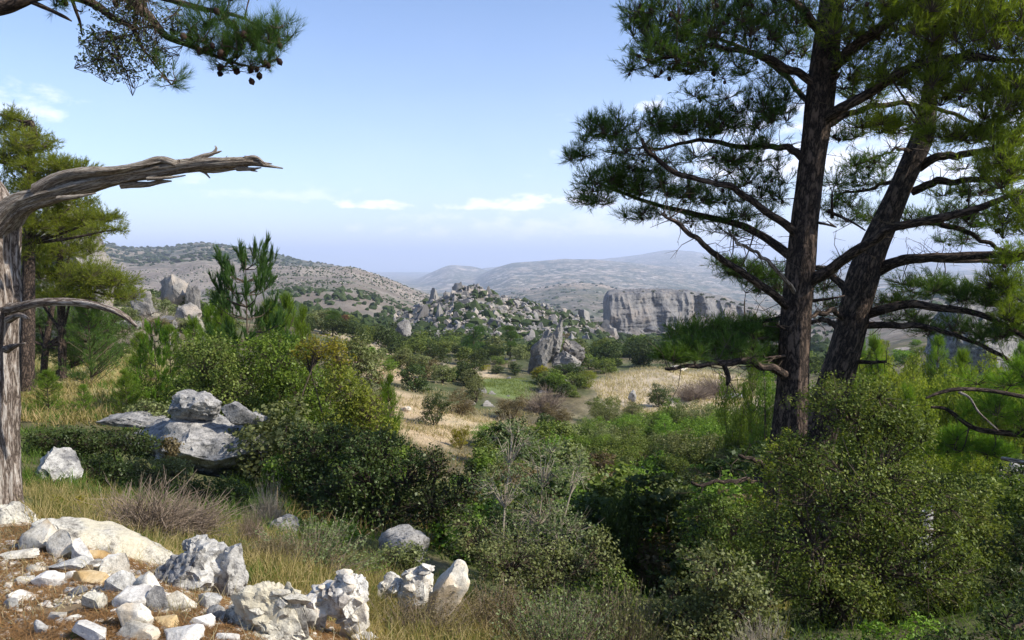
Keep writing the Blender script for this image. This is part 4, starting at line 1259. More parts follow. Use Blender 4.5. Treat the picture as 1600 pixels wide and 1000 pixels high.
def big_pines():
    # --- the straight pine
    A = Pine('pine_tree', 'tall dark pine with the upright straight trunk, long limbs reaching over the valley', 10.0, at_d(1232, 10, 0)); A.fill = 1.0; A.lr = .84; A.wb = .07
    A.limb([(1215, 905, 0, 38), (1226, 760, 0, 31), (1236, 650, 0, 26), (1240, 580, 0, 23), (1244, 500, 0, 22.5), (1250, 430, 0, 22), (1256, 360, 0, 20.5), (1263, 300, 0, 19.5), (1272, 230, 0, 19),
            (1281, 160, 0, 20), (1290, 80, 0, 19), (1300, 0, 0, 17), (1304, -100, 0, 15), (1300, -240, 0, 11), (1310, -420, 0, 5)], 'trunk', 40, .10, 170, flute=.10)
    A.limb([(1252, 376, 0, 9), (1232, 352, -.1, 8), (1200, 330, -.2, 7), (1150, 298, -.3, 6), (1100, 284, -.4, 5), (1050, 268, -.5, 5), (1022, 240, -.6, 4), (1003, 217, -.6, 3)])
    A.limb([(1245, 408, 0, 9), (1215, 385, .3, 8), (1175, 360, .5, 7), (1125, 343, .7, 6), (1075, 332, .8, 5), (1025, 320, .9, 4), (970, 300, .9, 3), (930, 285, .9, 2)])
    A.limb([(1232, 480, 0, 9), (1212, 462, -.3, 8), (1175, 436, -.5, 7), (1130, 402, -.7, 6), (1092, 377, -.8, 5), (1062, 352, -.9, 4), (1035, 335, -.9, 2)])
    A.limb([(1262, 255, 0, 8), (1240, 235, .1, 7), (1220, 230, .2, 6), (1175, 228, .3, 5), (1110, 222, .4, 4), (1050, 226, .4, 3), (1000, 235, .3, 2)])
    A.limb([(1277, 135, 0, 8), (1250, 115, -.1, 7), (1225, 104, -.2, 7), (1200, 92, -.3, 6), (1150, 78, -.4, 5), (1110, 73, -.5, 4), (1060, 86, -.6, 4), (1020, 95, -.6, 2)])
    A.limb([(1270, 165, 0, 6), (1245, 140, .4, 5), (1210, 105, .6, 5), (1180, 85, .8, 4), (1120, 60, .9, 3), (1060, 50, 1, 2)])
    A.limb([(1292, 62, 0, 9), (1270, 35, -.1, 8), (1245, 8, -.3, 7), (1220, -15, -.5, 6), (1180, -50, -.7, 5), (1120, -80, -.8, 3)])
    A.limb([(1288, 120, 0, 13), (1305, 98, -.2, 12), (1340, 70, -.5, 10), (1390, 32, -.9, 9), (1440, 5, -1.2, 8), (1490, -20, -1.4, 6), (1560, -50, -1.6, 5)])
    A.limb([(1282, 190, 0, 12), (1310, 172, -.3, 10), (1350, 150, -.6, 9), (1390, 124, -.9, 9), (1440, 100, -1.1, 8), (1515, 89, -1.4, 7), (1580, 95, -1.6, 5), (1660, 90, -1.8, 4)])
    A.limb([(1282, 200, 0, 7), (1320, 182, .2, 6), (1375, 164, .3, 5), (1450, 167, .4, 4), (1520, 190, .5, 3)])
    A.limb([(1262, 440, 0, 13), (1290, 425, -.3, 11), (1322, 402, -.6, 10), (1360, 378, -.9, 9), (1395, 358, -1.1, 8), (1450, 344, -1.3, 8), (1525, 326, -1.6, 7), (1585, 305, -1.8, 5), (1660, 290, -2.0, 4)])
    A.limb([(1236, 590, 0, 9), (1212, 577, -.3, 8), (1180, 568, -.5, 7), (1130, 566, -.8, 6), (1080, 574, -1.0, 4), (1040, 576, -1.1, 3)])
    A.limb([(1236, 575, 0, 6), (1205, 560, .2, 5), (1170, 542, .4, 4), (1120, 537, .5, 3)])
    A.limb([(1246, 500, 0, 5), (1215, 498, .3, 4), (1160, 505, .5, 3), (1100, 520, .7, 2)])
    A.limb([(1250, 470, 0, 4), (1215, 420, -.5, 4), (1180, 395, -.7, 3), (1150, 378, -.8, 3), (1143, 360, -.9, 1.5)], label='bare dead branch', mat='bark_dead')
    A.limb([(1130, 567, -.8, 4), (1138, 590, -.8, 4), (1136, 602, -.8, 2)], name='branch_stub')
    A.limb([(1190, 750, 0, 6), (1150, 752, -.6, 4), (1080, 756, -1.0, 3)], label='bare branch low above the shrubs')
    A.limb([(1215, 745, 0, 6), (1185, 722, -.5, 4), (1155, 712, -.8, 3)], label='bare branch low above the shrubs')
    for i, (x, y, dx, dy) in enumerate([(1300, 340, 0, -40), (1262, 345, 45, 10), (1270, 470, 50, -8), (1292, 330, 60, 30), (1240, 520, -28, -14), (1245, 555, -50, 4), (1285, 150, 30, -40), (1285, 90, 26, -8)]):
        A.limb([(x, y, 0, 3), (x + dx * .6, y + dy * .5, -.15, 2), (x + dx, y + dy, -.2, 1.2)], name='branch_stub', n=8, sides=6)
    lt = Geo()
    for (px, py, rx, ry, n, dz, c) in [
            (1075, 40, 105, 62, 700, -.3, 30), (1175, 30, 80, 60, 420, -.2, 18), (1000, 22, 36, 28, 110, -.6, 3), (1040, 92, 75, 36, 300, -.5, 18), (1120, 108, 75, 26, 180, -.2, 12),
            (1080, -60, 130, 60, 380, -.3, 0), (1240, 25, 50, 50, 150, .5, 5), (1225, 80, 55, 40, 130, .6, 5),
            (945, 202, 46, 30, 240, .3, 2), (905, 243, 28, 22, 90, .5, 0), (985, 235, 50, 26, 130, .2, 4), (1060, 196, 84, 26, 420, .3, 5), (1140, 190, 60, 34, 280, .3, 5), (1205, 165, 48, 52, 300, .2, 4),
            (955, 285, 62, 26, 330, .7, 3), (1030, 292, 72, 30, 330, .7, 5), (925, 312, 36, 20, 110, .8, 0), (1100, 308, 60, 26, 200, .6, 5), (1150, 275, 60, 34, 130, .4, 4), (1010, 335, 50, 16, 110, .7, 3),
            (1165, 330, 50, 30, 130, .5, 2), (1200, 300, 36, 34, 100, .3, 2), (1160, 250, 60, 16, 110, .3, 6),
            (1160, 425, 46, 20, 190, 1.2, 0), (1200, 440, 46, 34, 260, 1.3, 0), (1130, 412, 26, 12, 60, 1.3, 0),
            (1120, 520, 84, 26, 520, .2, 0), (1190, 518, 50, 26, 260, .4, 0), (1065, 553, 44, 22, 240, -.9, 0), (1130, 548, 70, 26, 260, -.4, 0), (1200, 560, 40, 24, 90, .3, 0),
            (1320, 215, 30, 20, 60, .5, 2)]:
        A.pad(px, py, rx, ry, n, dz, cones=c, K=15, w=.003)
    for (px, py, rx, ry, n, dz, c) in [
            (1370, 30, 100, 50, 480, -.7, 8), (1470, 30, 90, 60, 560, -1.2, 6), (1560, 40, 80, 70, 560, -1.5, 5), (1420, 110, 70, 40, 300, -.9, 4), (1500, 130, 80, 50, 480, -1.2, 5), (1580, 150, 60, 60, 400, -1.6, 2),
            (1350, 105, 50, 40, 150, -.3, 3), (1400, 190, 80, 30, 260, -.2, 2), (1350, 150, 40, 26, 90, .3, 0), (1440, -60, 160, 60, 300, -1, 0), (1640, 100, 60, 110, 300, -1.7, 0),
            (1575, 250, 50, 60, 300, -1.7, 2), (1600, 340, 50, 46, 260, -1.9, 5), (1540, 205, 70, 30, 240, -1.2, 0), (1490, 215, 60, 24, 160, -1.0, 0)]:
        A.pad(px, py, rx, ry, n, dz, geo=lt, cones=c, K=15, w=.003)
    for (px, py, rx, ry, n, dz) in [(1240, -190, 190, 70, 300, 0), (1390, -230, 170, 80, 300, -.6), (1310, -350, 150, 70, 240, 0), (1120, -150, 120, 50, 160, -.4), (1500, -180, 130, 70, 220, -1)]:
        A.pad(px, py, rx, ry, n, dz, K=14, nl=.15, w=.007, L=.22)
    for (px, py, rx, ry, n, dz) in [(1090, 248, 90, 20, 110, .5), (990, 262, 60, 16, 80, .6), (1185, 225, 50, 24, 80, .2), (1110, 150, 60, 20, 60, -.1), (1150, 360, 60, 16, 50, .6), (1085, 345, 60, 12, 50, .8), (1215, 270, 30, 30, 50, .3), (1235, 60, 40, 60, 90, .7), (1330, 60, 50, 50, 110, -.2), (1330, 130, 40, 30, 60, 0)]:
        A.pad(px, py, rx, ry, n, dz, K=15, w=.003, cones=2)
    A.sprout(420)
    A.finish(('needles_sun_tint', lt))
    # --- the leaning pine
    B = Pine('pine_tree', 'dark pine with the trunk leaning to the right, just behind the straight trunked one', 12.0, at_d(1262, 12, 0)); B.fill = 1.0; B.lr = .84; B.wb = .07
    B.limb([(1240, 860, 0, 36), (1262, 740, 0, 29), (1285, 660, 0, 26), (1308, 590, 0, 25), (1326, 530, 0, 23), (1338, 480, 0, 23), (1350, 430, 0, 24), (1368, 380, 0, 20), (1388, 335, 0, 18), (1408, 290, 0, 16),
            (1428, 245, 0, 16), (1444, 205, 0, 15), (1450, 160, 0, 11), (1462, 80, 0, 9), (1470, -40, 0, 5)], 'trunk', 36, .10, 130, flute=.09)
    B.limb([(1436, 262, 0, 9), (1462, 248, -.2, 8), (1500, 240, -.4, 7), (1560, 231, -.7, 6), (1640, 212, -1, 4)])
    B.limb([(1425, 300, 0, 8), (1455, 287, -.2, 7), (1490, 281, -.4, 6), (1565, 281, -.7, 5), (1640, 268, -1, 3)])
    B.limb([(1385, 412, 0, 8), (1420, 403, .3, 7), (1475, 404, .5, 6), (1560, 408, .6, 5), (1640, 398, .8, 4)])
    B.limb([(1365, 425, 0, 12), (1405, 408, -.3, 10), (1450, 403, -.6, 9), (1500, 400, -.8, 8), (1590, 397, -1.1, 6), (1680, 385, -1.4, 4)])
    B.limb([(1440, 345, .2, 6), (1490, 355, 0, 5), (1540, 378, -.2, 4), (1580, 396, -.3, 3)])
    B.limb([(1350, 492, 0, 10), (1385, 482, -.3, 9), (1425, 475, -.5, 8), (1460, 480, -.7, 7), (1520, 488, -1.0, 6), (1570, 508, -1.3, 5), (1630, 545, -1.6, 3)], label='stout low branch with a pale upper side')
    B.limb([(1350, 508, 0, 7), (1400, 508, -.4, 6), (1455, 514, -.7, 5), (1510, 530, -1.0, 4), (1570, 560, -1.3, 4), (1620, 600, -1.5, 3)])
    B.limb([(1335, 470, 0, 8), (1315, 445, .3, 7), (1290, 425, .5, 6), (1265, 412, .6, 4)])
    B.limb([(1325, 500, 0, 6), (1300, 488, -.3, 5), (1275, 490, -.5, 4), (1262, 500, -.6, 3)])
    B.limb([(1318, 520, 0, 6), (1290, 500, .3, 5), (1265, 505, .6, 3)])
    B.limb([(1412, 292, 0, 5), (1390, 285, .3, 4), (1360, 295, .6, 3), (1310, 305, .9, 2)])
    B.limb([(1428, 240, 0, 4), (1405, 232, -.2, 3), (1385, 240, -.4, 2), (1345, 255, -.6, 2)])
    B.limb([(1330, 565, 0, 4), (1360, 566, -.4, 3), (1385, 565, -.6, 2)], name='branch_stub', label='short bare stub low on the trunk')
    for (px, py, rx, ry, n, dz, c) in [
            (1355, 255, 46, 18, 110, -.5, 0), (1335, 282, 56, 24, 190, .7, 3), (1310, 318, 40, 26, 120, .9, 0), (1345, 340, 46, 24, 130, .9, 0), (1410, 345, 30, 20, 60, .5, 0),
            (1480, 340, 50, 26, 190, .1, 2), (1530, 345, 40, 24, 130, -.3, 3), (1500, 375, 40, 16, 80, .3, 2), (1430, 440, 60, 18, 130, .4, 1), (1395, 470, 40, 18, 100, .3, 0),
            (1470, 455, 66, 22, 240, -.4, 0), (1540, 465, 60, 26, 240, -.9, 0), (1480, 515, 60, 22, 160, -.5, 0), (1420, 500, 40, 14, 80, -.2, 0), (1560, 520, 50, 24, 180, -1.2, 0),
            (1285, 445, 36, 22, 100, .7, 0), (1300, 475, 26, 14, 40, .3, 0), (1370, 190, 50, 18, 110, 1.0, 0), (1330, 405, 30, 16, 30, .8, 0), (1415, 205, 40, 18, 60, .5, 0), (1540, 300, 50, 16, 90, -.6, 2)]:
        B.pad(px, py, rx, ry, n, dz, cones=c, K=15, w=.0034)
    lb = Geo()
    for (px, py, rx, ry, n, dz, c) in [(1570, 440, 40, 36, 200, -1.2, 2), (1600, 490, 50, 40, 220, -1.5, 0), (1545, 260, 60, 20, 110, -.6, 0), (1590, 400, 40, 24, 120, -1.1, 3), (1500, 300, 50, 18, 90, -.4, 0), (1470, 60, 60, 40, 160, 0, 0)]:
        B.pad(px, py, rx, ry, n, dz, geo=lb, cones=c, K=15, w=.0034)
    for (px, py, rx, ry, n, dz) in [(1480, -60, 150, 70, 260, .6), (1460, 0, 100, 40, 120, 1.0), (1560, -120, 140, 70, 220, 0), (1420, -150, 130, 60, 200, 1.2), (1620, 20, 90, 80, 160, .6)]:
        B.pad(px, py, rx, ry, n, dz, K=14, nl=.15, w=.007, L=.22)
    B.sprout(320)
    B.finish(('needles_sun_tint', lb))
    # --- a third pine whose trunk stands outside the frame to the right
    C = Pine('pine_tree', 'pine beyond the right edge, only its dead limbs and bright sprays in view', 9.0, at_d(1850, 9, 0), needles='needles_fresh')
    C.limb([(1850, 870, 0, 40), (1845, 600, 0, 32), (1835, 300, 0, 26), (1830, 0, 0, 20), (1830, -400, 0, 8)], 'trunk', 24, .1, 60, flute=.08)
    C.limb([(1845, 655, 0, 14), (1760, 640, -.2, 8), (1660, 626, -.3, 5), (1600, 620, -.3, 3.6), (1550, 611, -.3, 3.4), (1500, 608, -.3, 3.2), (1470, 613, -.3, 2.8), (1447, 622, -.3, 1.5)], mat='bark', label='dead bare limb')
    C.limb([(1498, 612, -.3, 2.5), (1515, 622, -.35, 1.8), (1530, 645, -.4, 1.6), (1560, 672, -.4, 1)], n=16, mat='bark_dead', name='twig')
    C.limb([(1845, 700, 0, 12), (1700, 690, .6, 7), (1620, 680, .9, 6), (1565, 676, 1, 5), (1520, 668, 1.1, 4), (1480, 640, 1.2, 3), (1455, 636, 1.2, 2)])
    C.limb([(1845, 740, 0, 9), (1660, 725, .4, 5), (1600, 722, .5, 4), (1565, 716, .6, 3)], mat='bark_dead', label='pale dead branch')
    for (px, py, rx, ry, n, dz) in [(1560, 640, 60, 24, 200, 1.0), (1500, 690, 46, 22, 140, 1.4), (1545, 705, 46, 18, 140, 1.2), (1600, 590, 40, 30, 110, .9), (1470, 700, 30, 16, 60, 1.5), (1620, 660, 50, 40, 120, .8), (1560, 600, 60, 20, 100, 2.0)]:
        C.pad(px, py, rx, ry, n, dz, K=20)
    for (px, py, rx, ry, n, dz) in [(1780, -50, 220, 160, 260, 0), (1850, 450, 160, 80, 150, 0)]:
        C.pad(px, py, rx, ry, n, dz, K=14, nl=.16, w=.008, L=.25)
    C.lr = 1
    C.finish()


big_pines()


# ------------------------------------------------------------ dead tree, overhanging branch
def left_trees():
    D = 6.5
    T = Pine('dead_tree', 'weathered bare tree trunk at the left edge with one long broken limb over the view', D, at_d(5, D, 0), bark='bark_dead', cat='dead tree')
    T.limb([(0, 830, 0, 44), (-3, 780, 0, 34), (-5, 700, 0, 31), (-6, 620, 0, 31), (-7, 540, 0, 31), (-6, 470, 0, 33), (-8, 400, 0, 31), (-9, 345, 0, 31), (-30, 296, 0, 26), (-80, 235, 0, 24), (-130, 130, 0, 18), (-160, -60, 0, 12)],
           'trunk', 56, .13, 190, flute=.15)
    T.limb([(-20, 370, 0, 24), (8, 345, -.05, 20), (35, 320, -.1, 16), (80, 304, -.15, 13.5), (130, 291, -.2, 12), (180, 279, -.25, 10.5), (240, 268, -.3, 11), (300, 259, -.35, 10), (340, 255, -.4, 9), (372, 253, -.4, 8), (392, 252, -.4, 6), (415, 258, -.4, 2.6), (442, 263, -.4, .8)],
           'limb', 40, .30, 210, mat='dead_wood', flute=.26, label='long barkless limb, splintered at its end')
    T.limb([(60, 300, -.15, 13), (90, 280, -.2, 10), (130, 270, -.25, 9), (180, 267, -.3, 8), (220, 258, -.35, 6), (250, 250, -.35, 6), (275, 256, -.38, 6)], 'limb', 20, .15, 70, mat='dead_wood', flute=.15)
    T.limb([(190, 288, -.25, 6), (230, 288, -.3, 4), (250, 284, -.33, 3), (268, 283, -.35, 1)], 'splinter', 10, .3, 20, mat='dead_wood', anchor=False)
    T.limb([(370, 262, -.4, 5), (390, 264, -.4, 3), (408, 262, -.4, 1)], 'splinter', 8, .3, 12, mat='dead_wood', anchor=False)
    T.limb([(385, 248, -.4, 5), (400, 246, -.42, 3), (415, 256, -.43, 1)], 'splinter', 8, .3, 12, mat='dead_wood', anchor=False)
    for (x0, y0, x1, y1, r) in [(230, 280, 290, 274, 3), (150, 268, 205, 262, 3), (320, 268, 372, 264, 3), (385, 262, 402, 268, 2.5), (255, 262, 320, 250, 3), (90, 310, 150, 302, 4), (200, 262, 262, 250, 2.5), (395, 250, 425, 256, 2)]:
        T.limb([(x0, y0, -.36, r), ((x0 + x1) / 2, (y0 + y1) / 2 + 1, -.38, r * .8), (x1, y1, -.38, .7)], 'splinter', 8, .35, 18, mat='dead_wood', anchor=False)
    T.limb([(300, 252, -.35, 6), (318, 244, -.35, 4), (332, 240, -.35, 3), (338, 232, -.35, 2), (336, 228, -.35, 1)], 'twig', 8, .15, 18, mat='dead_wood')
    T.limb([(332, 240, -.35, 2.4), (340, 238, -.35, 1.8), (346, 236, -.35, 1)], 'twig', 6, .1, 8, mat='dead_wood')
    T.limb([(310, 265, -.35, 3), (320, 270, -.35, 2), (328, 278, -.35, 1)], 'twig', 6, .1, 8, mat='dead_wood')
    T.limb([(0, 486, 0, 12), (30, 480, -.15, 8), (60, 473, -.25, 6.5), (110, 472, -.35, 6), (150, 477, -.45, 5.5), (180, 486, -.5, 5), (200, 498, -.5, 4), (214, 510, -.5, 2)], 'branch', 18, .14, 70, flute=.1, label='bare crooked lower branch')
    T.limb([(10, 546, -.3, 7), (25, 540, -.4, 3), (40, 536, -.45, 1.5)], 'branch_stub', 10, .2, 12)
    T.limb([(12, 500, -.2, 6), (30, 492, -.3, 4), (44, 498, -.35, 2)], 'branch_stub', 10, .2, 12)
    T.sprout(5, .06, .16)
    T.finish()
    # branch overhanging at the top left: its trunk stands outside the frame
    D = 5.2
    O = Pine('pine_tree', 'pine beyond the left edge, its coned branch overhanging the top corner', D, at_d(-330, D, 0), needles='needles'); O.csz = .027
    O.limb([(-330, 900, 0, 60), (-320, 500, 0, 50), (-310, 200, 0, 42), (-300, -50, 0, 34), (-300, -500, 0, 12)], 'trunk', 24, .1, 60, flute=.1)
    O.limb([(-300, 60, 0, 24), (-180, 40, -.1, 15), (-80, 25, -.1, 12), (0, 12, -.1, 11), (30, 2, -.1, 10), (60, -8, -.1, 8), (110, -15, -.1, 8), (170, -25, -.1, 7), (230, -20, -.1, 6)], 'branch', 16, .1, 80)
    O.limb([(48, 2, -.1, 4), (75, 14, -.1, 3), (100, 26, -.1, 2.5), (112, 33, -.1, 1)], 'branch', 8, .1, 20)
    O.limb([(60, -8, -.1, 7), (110, -6, 0, 6), (150, 8, 0, 6), (175, 27, 0, 5), (205, 42, 0, 4), (215, 60, 0, 3), (226, 80, 0, 2)], 'branch', 10, .1, 50)
    O.limb([(120, -16, 0, 8), (190, -8, .1, 8), (225, 18, .1, 7), (245, 40, .1, 6), (262, 58, .1, 5), (300, 72, .1, 4), (330, 85, .1, 3), (365, 98, .1, 2)], 'branch', 10, .1, 60)
    O.limb([(110, -10, 0, 3), (118, 15, 0, 2.5), (125, 35, 0, 2), (128, 55, 0, 1)], 'branch', 6, .1, 20)
    O.limb([(170, -25, 0, 6), (250, -5, .2, 5), (310, 12, .2, 4), (360, 22, .2, 3), (385, 30, .2, 2)], 'branch', 8, .1, 40)
    fr = Geo()
    for (px, py, rx, ry, n, dz, c) in [(350, 70, 50, 30, 90, .1, 12), (400, 60, 44, 26, 90, .1, 8), (440, 50, 24, 24, 26, .1, 3), (340, 30, 50, 22, 46, .2, 6), (300, 50, 30, 24, 26, .1, 6), (370, 100, 50, 16, 26, .1, 7), (420, 98, 30, 14, 20, .1, 3), (355, -15, 70, 20, 30, .2, 3)]:
        O.pad(px, py, rx, ry, n, dz, geo=fr, K=42, nl=.085, L=.13, w=.0010, cones=c, rd=.18, up=.7, sub=max(3, n // 9))
    for (px, py, rx, ry, n, dz, c) in [(265, 128, 26, 16, 10, 0, 0), (255, 100, 14, 14, 4, 0, 0), (70, -6, 40, 10, 8, 0, 1), (110, 8, 30, 10, 6, 0, 0), (200, 0, 60, 12, 14, .2, 6), (10, -10, 40, 10, 8, 0, 0)]:
        O.pad(px, py, rx, ry, n, dz, K=56, nl=.09, L=.12, w=.0011, cones=c, rd=.15, sub=3)
    # the leafy clump that grows on the branch
    lf = Geo(); st = Geo()
    for (px, py, rx, ry, n, sp) in [(180, 78, 50, 36, 900, 1), (215, 60, 40, 40, 700, 1), (155, 100, 26, 20, 420, 1), (240, 90, 26, 30, 380, 1), (195, 115, 40, 12, 260, 1), (200, 20, 60, 24, 650, 1), (150, 60, 20, 20, 200, 1), (270, 30, 30, 20, 200, 1)]:
        p = unit(rng.normal(size=(n, 3))) * rng.uniform(0, 1, (n, 1)) ** .45
        p = p[fbm(p * 2.3 + px, 2) > -.25]
        k = pxm(D); P = W(px, py, D) + p * np.array((rx * k, .22, ry * k))
        q = P + unit(rng.normal(size=P.shape)) * .012
        lf.leaves(P, .022, aspect=.5); lf.leaves(q[::2], .02, aspect=.5)
        j = rng.choice(len(P), len(P) // 5)
        hub = W(px + rng.uniform(-10, 10), py - ry * .4, D)
        hubs = hub + rng.normal(size=(8, 3)) * .07
        st.segs(np.repeat(hub[None], 8, 0), hubs, .004, .003)
        h2 = hubs[rng.integers(8, size=len(j))]; md = (h2 + P[j]) / 2 + rng.normal(size=(len(j), 3)) * .02
        st.segs(h2, md, .002, .0015); st.segs(md, P[j], .0015, .001)
    o = part('leaf_clump', lf.mesh('leaf_clump', M['oak_dark'], False, O.o), O.root); o['label'] = 'dense hanging clump of small dark leaves'
    part('clump_stems', st.mesh('clump_stems', M['twig'], False, O.o), O.root)
    O.finish(('needles_spray', fr))


left_trees()

# ------------------------------------------------------------ shrubs
def lobed(name, label, cat, D, lobes, mat, leaf=.035, dens=1.0, stem='twig', base=None, aspect=.6, clump=2.6, thr=-.12, stems=True, upw=.4, group=None, bare=0, trunk=.03):
    """a shrub built where it stands; lobes: (px, py, rx, ry, depth offset)"""
    k = pxm(D); leaf = leaf * 1.17
    b = at_d(lobes[0][0], D) if base is None else at_d(base, D)
    root = thing(name, label, cat, b, group)
    g = Geo(); st = Geo()
    allP = []
    for (px, py, rx, ry, dz) in lobes:
        c = W(px, py, D + dz); rad = np.array((rx * k, (rx + ry) * .45 * k, ry * k))
        area = 4 * math.pi * (np.prod(rad) ** (2 / 3))
        n = int(min(10500, dens * 3.0 * area / (leaf * leaf * aspect)))
        q, p = clumps(n, rng, px * .13 + py * .07, max(9, int(26 * min(1.6, rad[0] / .5))), thr)
        P = c + q * rad
        P += rng.normal(size=P.shape) * leaf * .6
        g.leaves(P, leaf, out=p, outw=.6, upw=upw, aspect=aspect)
        allP.append((c, rad, P))
    if stems:
        r0 = trunk
        for (c, rad, P) in allP:
            mid = (b + c) / 2 + rng.normal(size=3) * .1 * np.linalg.norm(c - b)
            mid[2] = b[2] * .5 + c[2] * .5
            C = resample(np.array([b, mid, c]), 8); R = np.linspace(r0, r0 * .4, 8)
            tube(st, C, R, 6, .1, seed=int(c[0] * 10) % 97)
            j = rng.choice(len(P), min(len(P), max(10, int(34 * rad[0] * 2))), replace=False)
            hubs = c + (P[j] - c) * .55 + rng.normal(size=(len(j), 3)) * .05 * rad[0]
            hubs[:, 2] -= rad[2] * .1
            st.segs(np.repeat(c[None], len(j), 0) * .5 + C[-3][None] * .5, hubs, r0 * .3, r0 * .15, 4)
            jj = rng.choice(len(P), min(len(P), len(j) * 6), replace=False)
            a = ((P[jj][:, None] - hubs[None]) ** 2).sum(-1).argmin(1)
            st.segs(hubs[a], P[jj], r0 * .13, r0 * .05, 3)
            if bare:
                d = unit(P[jj[:bare]] - c); st.segs(P[jj[:bare]], P[jj[:bare]] + (d + np.array((0, 0, .5))) * rad[0] * .3, r0 * .09, r0 * .03, 3)
        part('stems', st.mesh('stems', M[stem], False, b), root)
    part('foliage', g.mesh('foliage', M[mat], False, b), root)
    return root


def clumps(n, r_, off, m_, thr=-.12):
    """leaf positions in a unit ball: sprays of foliage bunched round m_ tips, with hollows between"""
    tips = unit(r_.normal(size=(m_, 3)) + np.array((0, 0, .25))); tips *= (r_.uniform(.55, .95, m_) * (1 + .18 * fbm(tips * 1.5 + off, 2)))[:, None]
    sz = r_.uniform(.16, .36, m_)
    w = sz ** 2; w /= w.sum()
    a = r_.choice(m_, int(n * .72), p=w)
    d = unit(r_.normal(size=(len(a), 3))); rr = r_.uniform(.15, 1, len(a)) ** .5
    # sprays are longer outwards
    q1 = tips[a] + d * (sz[a] * rr)[:, None] * np.array((1, 1, .85)); q1 += unit(tips[a]) * (sz[a] * .35 * r_.uniform(-1, 1, len(a)))[:, None]
    k = n - len(a)
    d2 = unit(r_.normal(size=(k, 3))); q2 = d2 * (r_.uniform(.2, .85, k) ** .6)[:, None]
    q = np.vstack([q1, q2]); p = unit(np.vstack([d * .8 + unit(tips[a]) * .6, d2]))
    keep = fbm(q * 3.4 + off, 3) > thr
    return q[keep], p[keep]


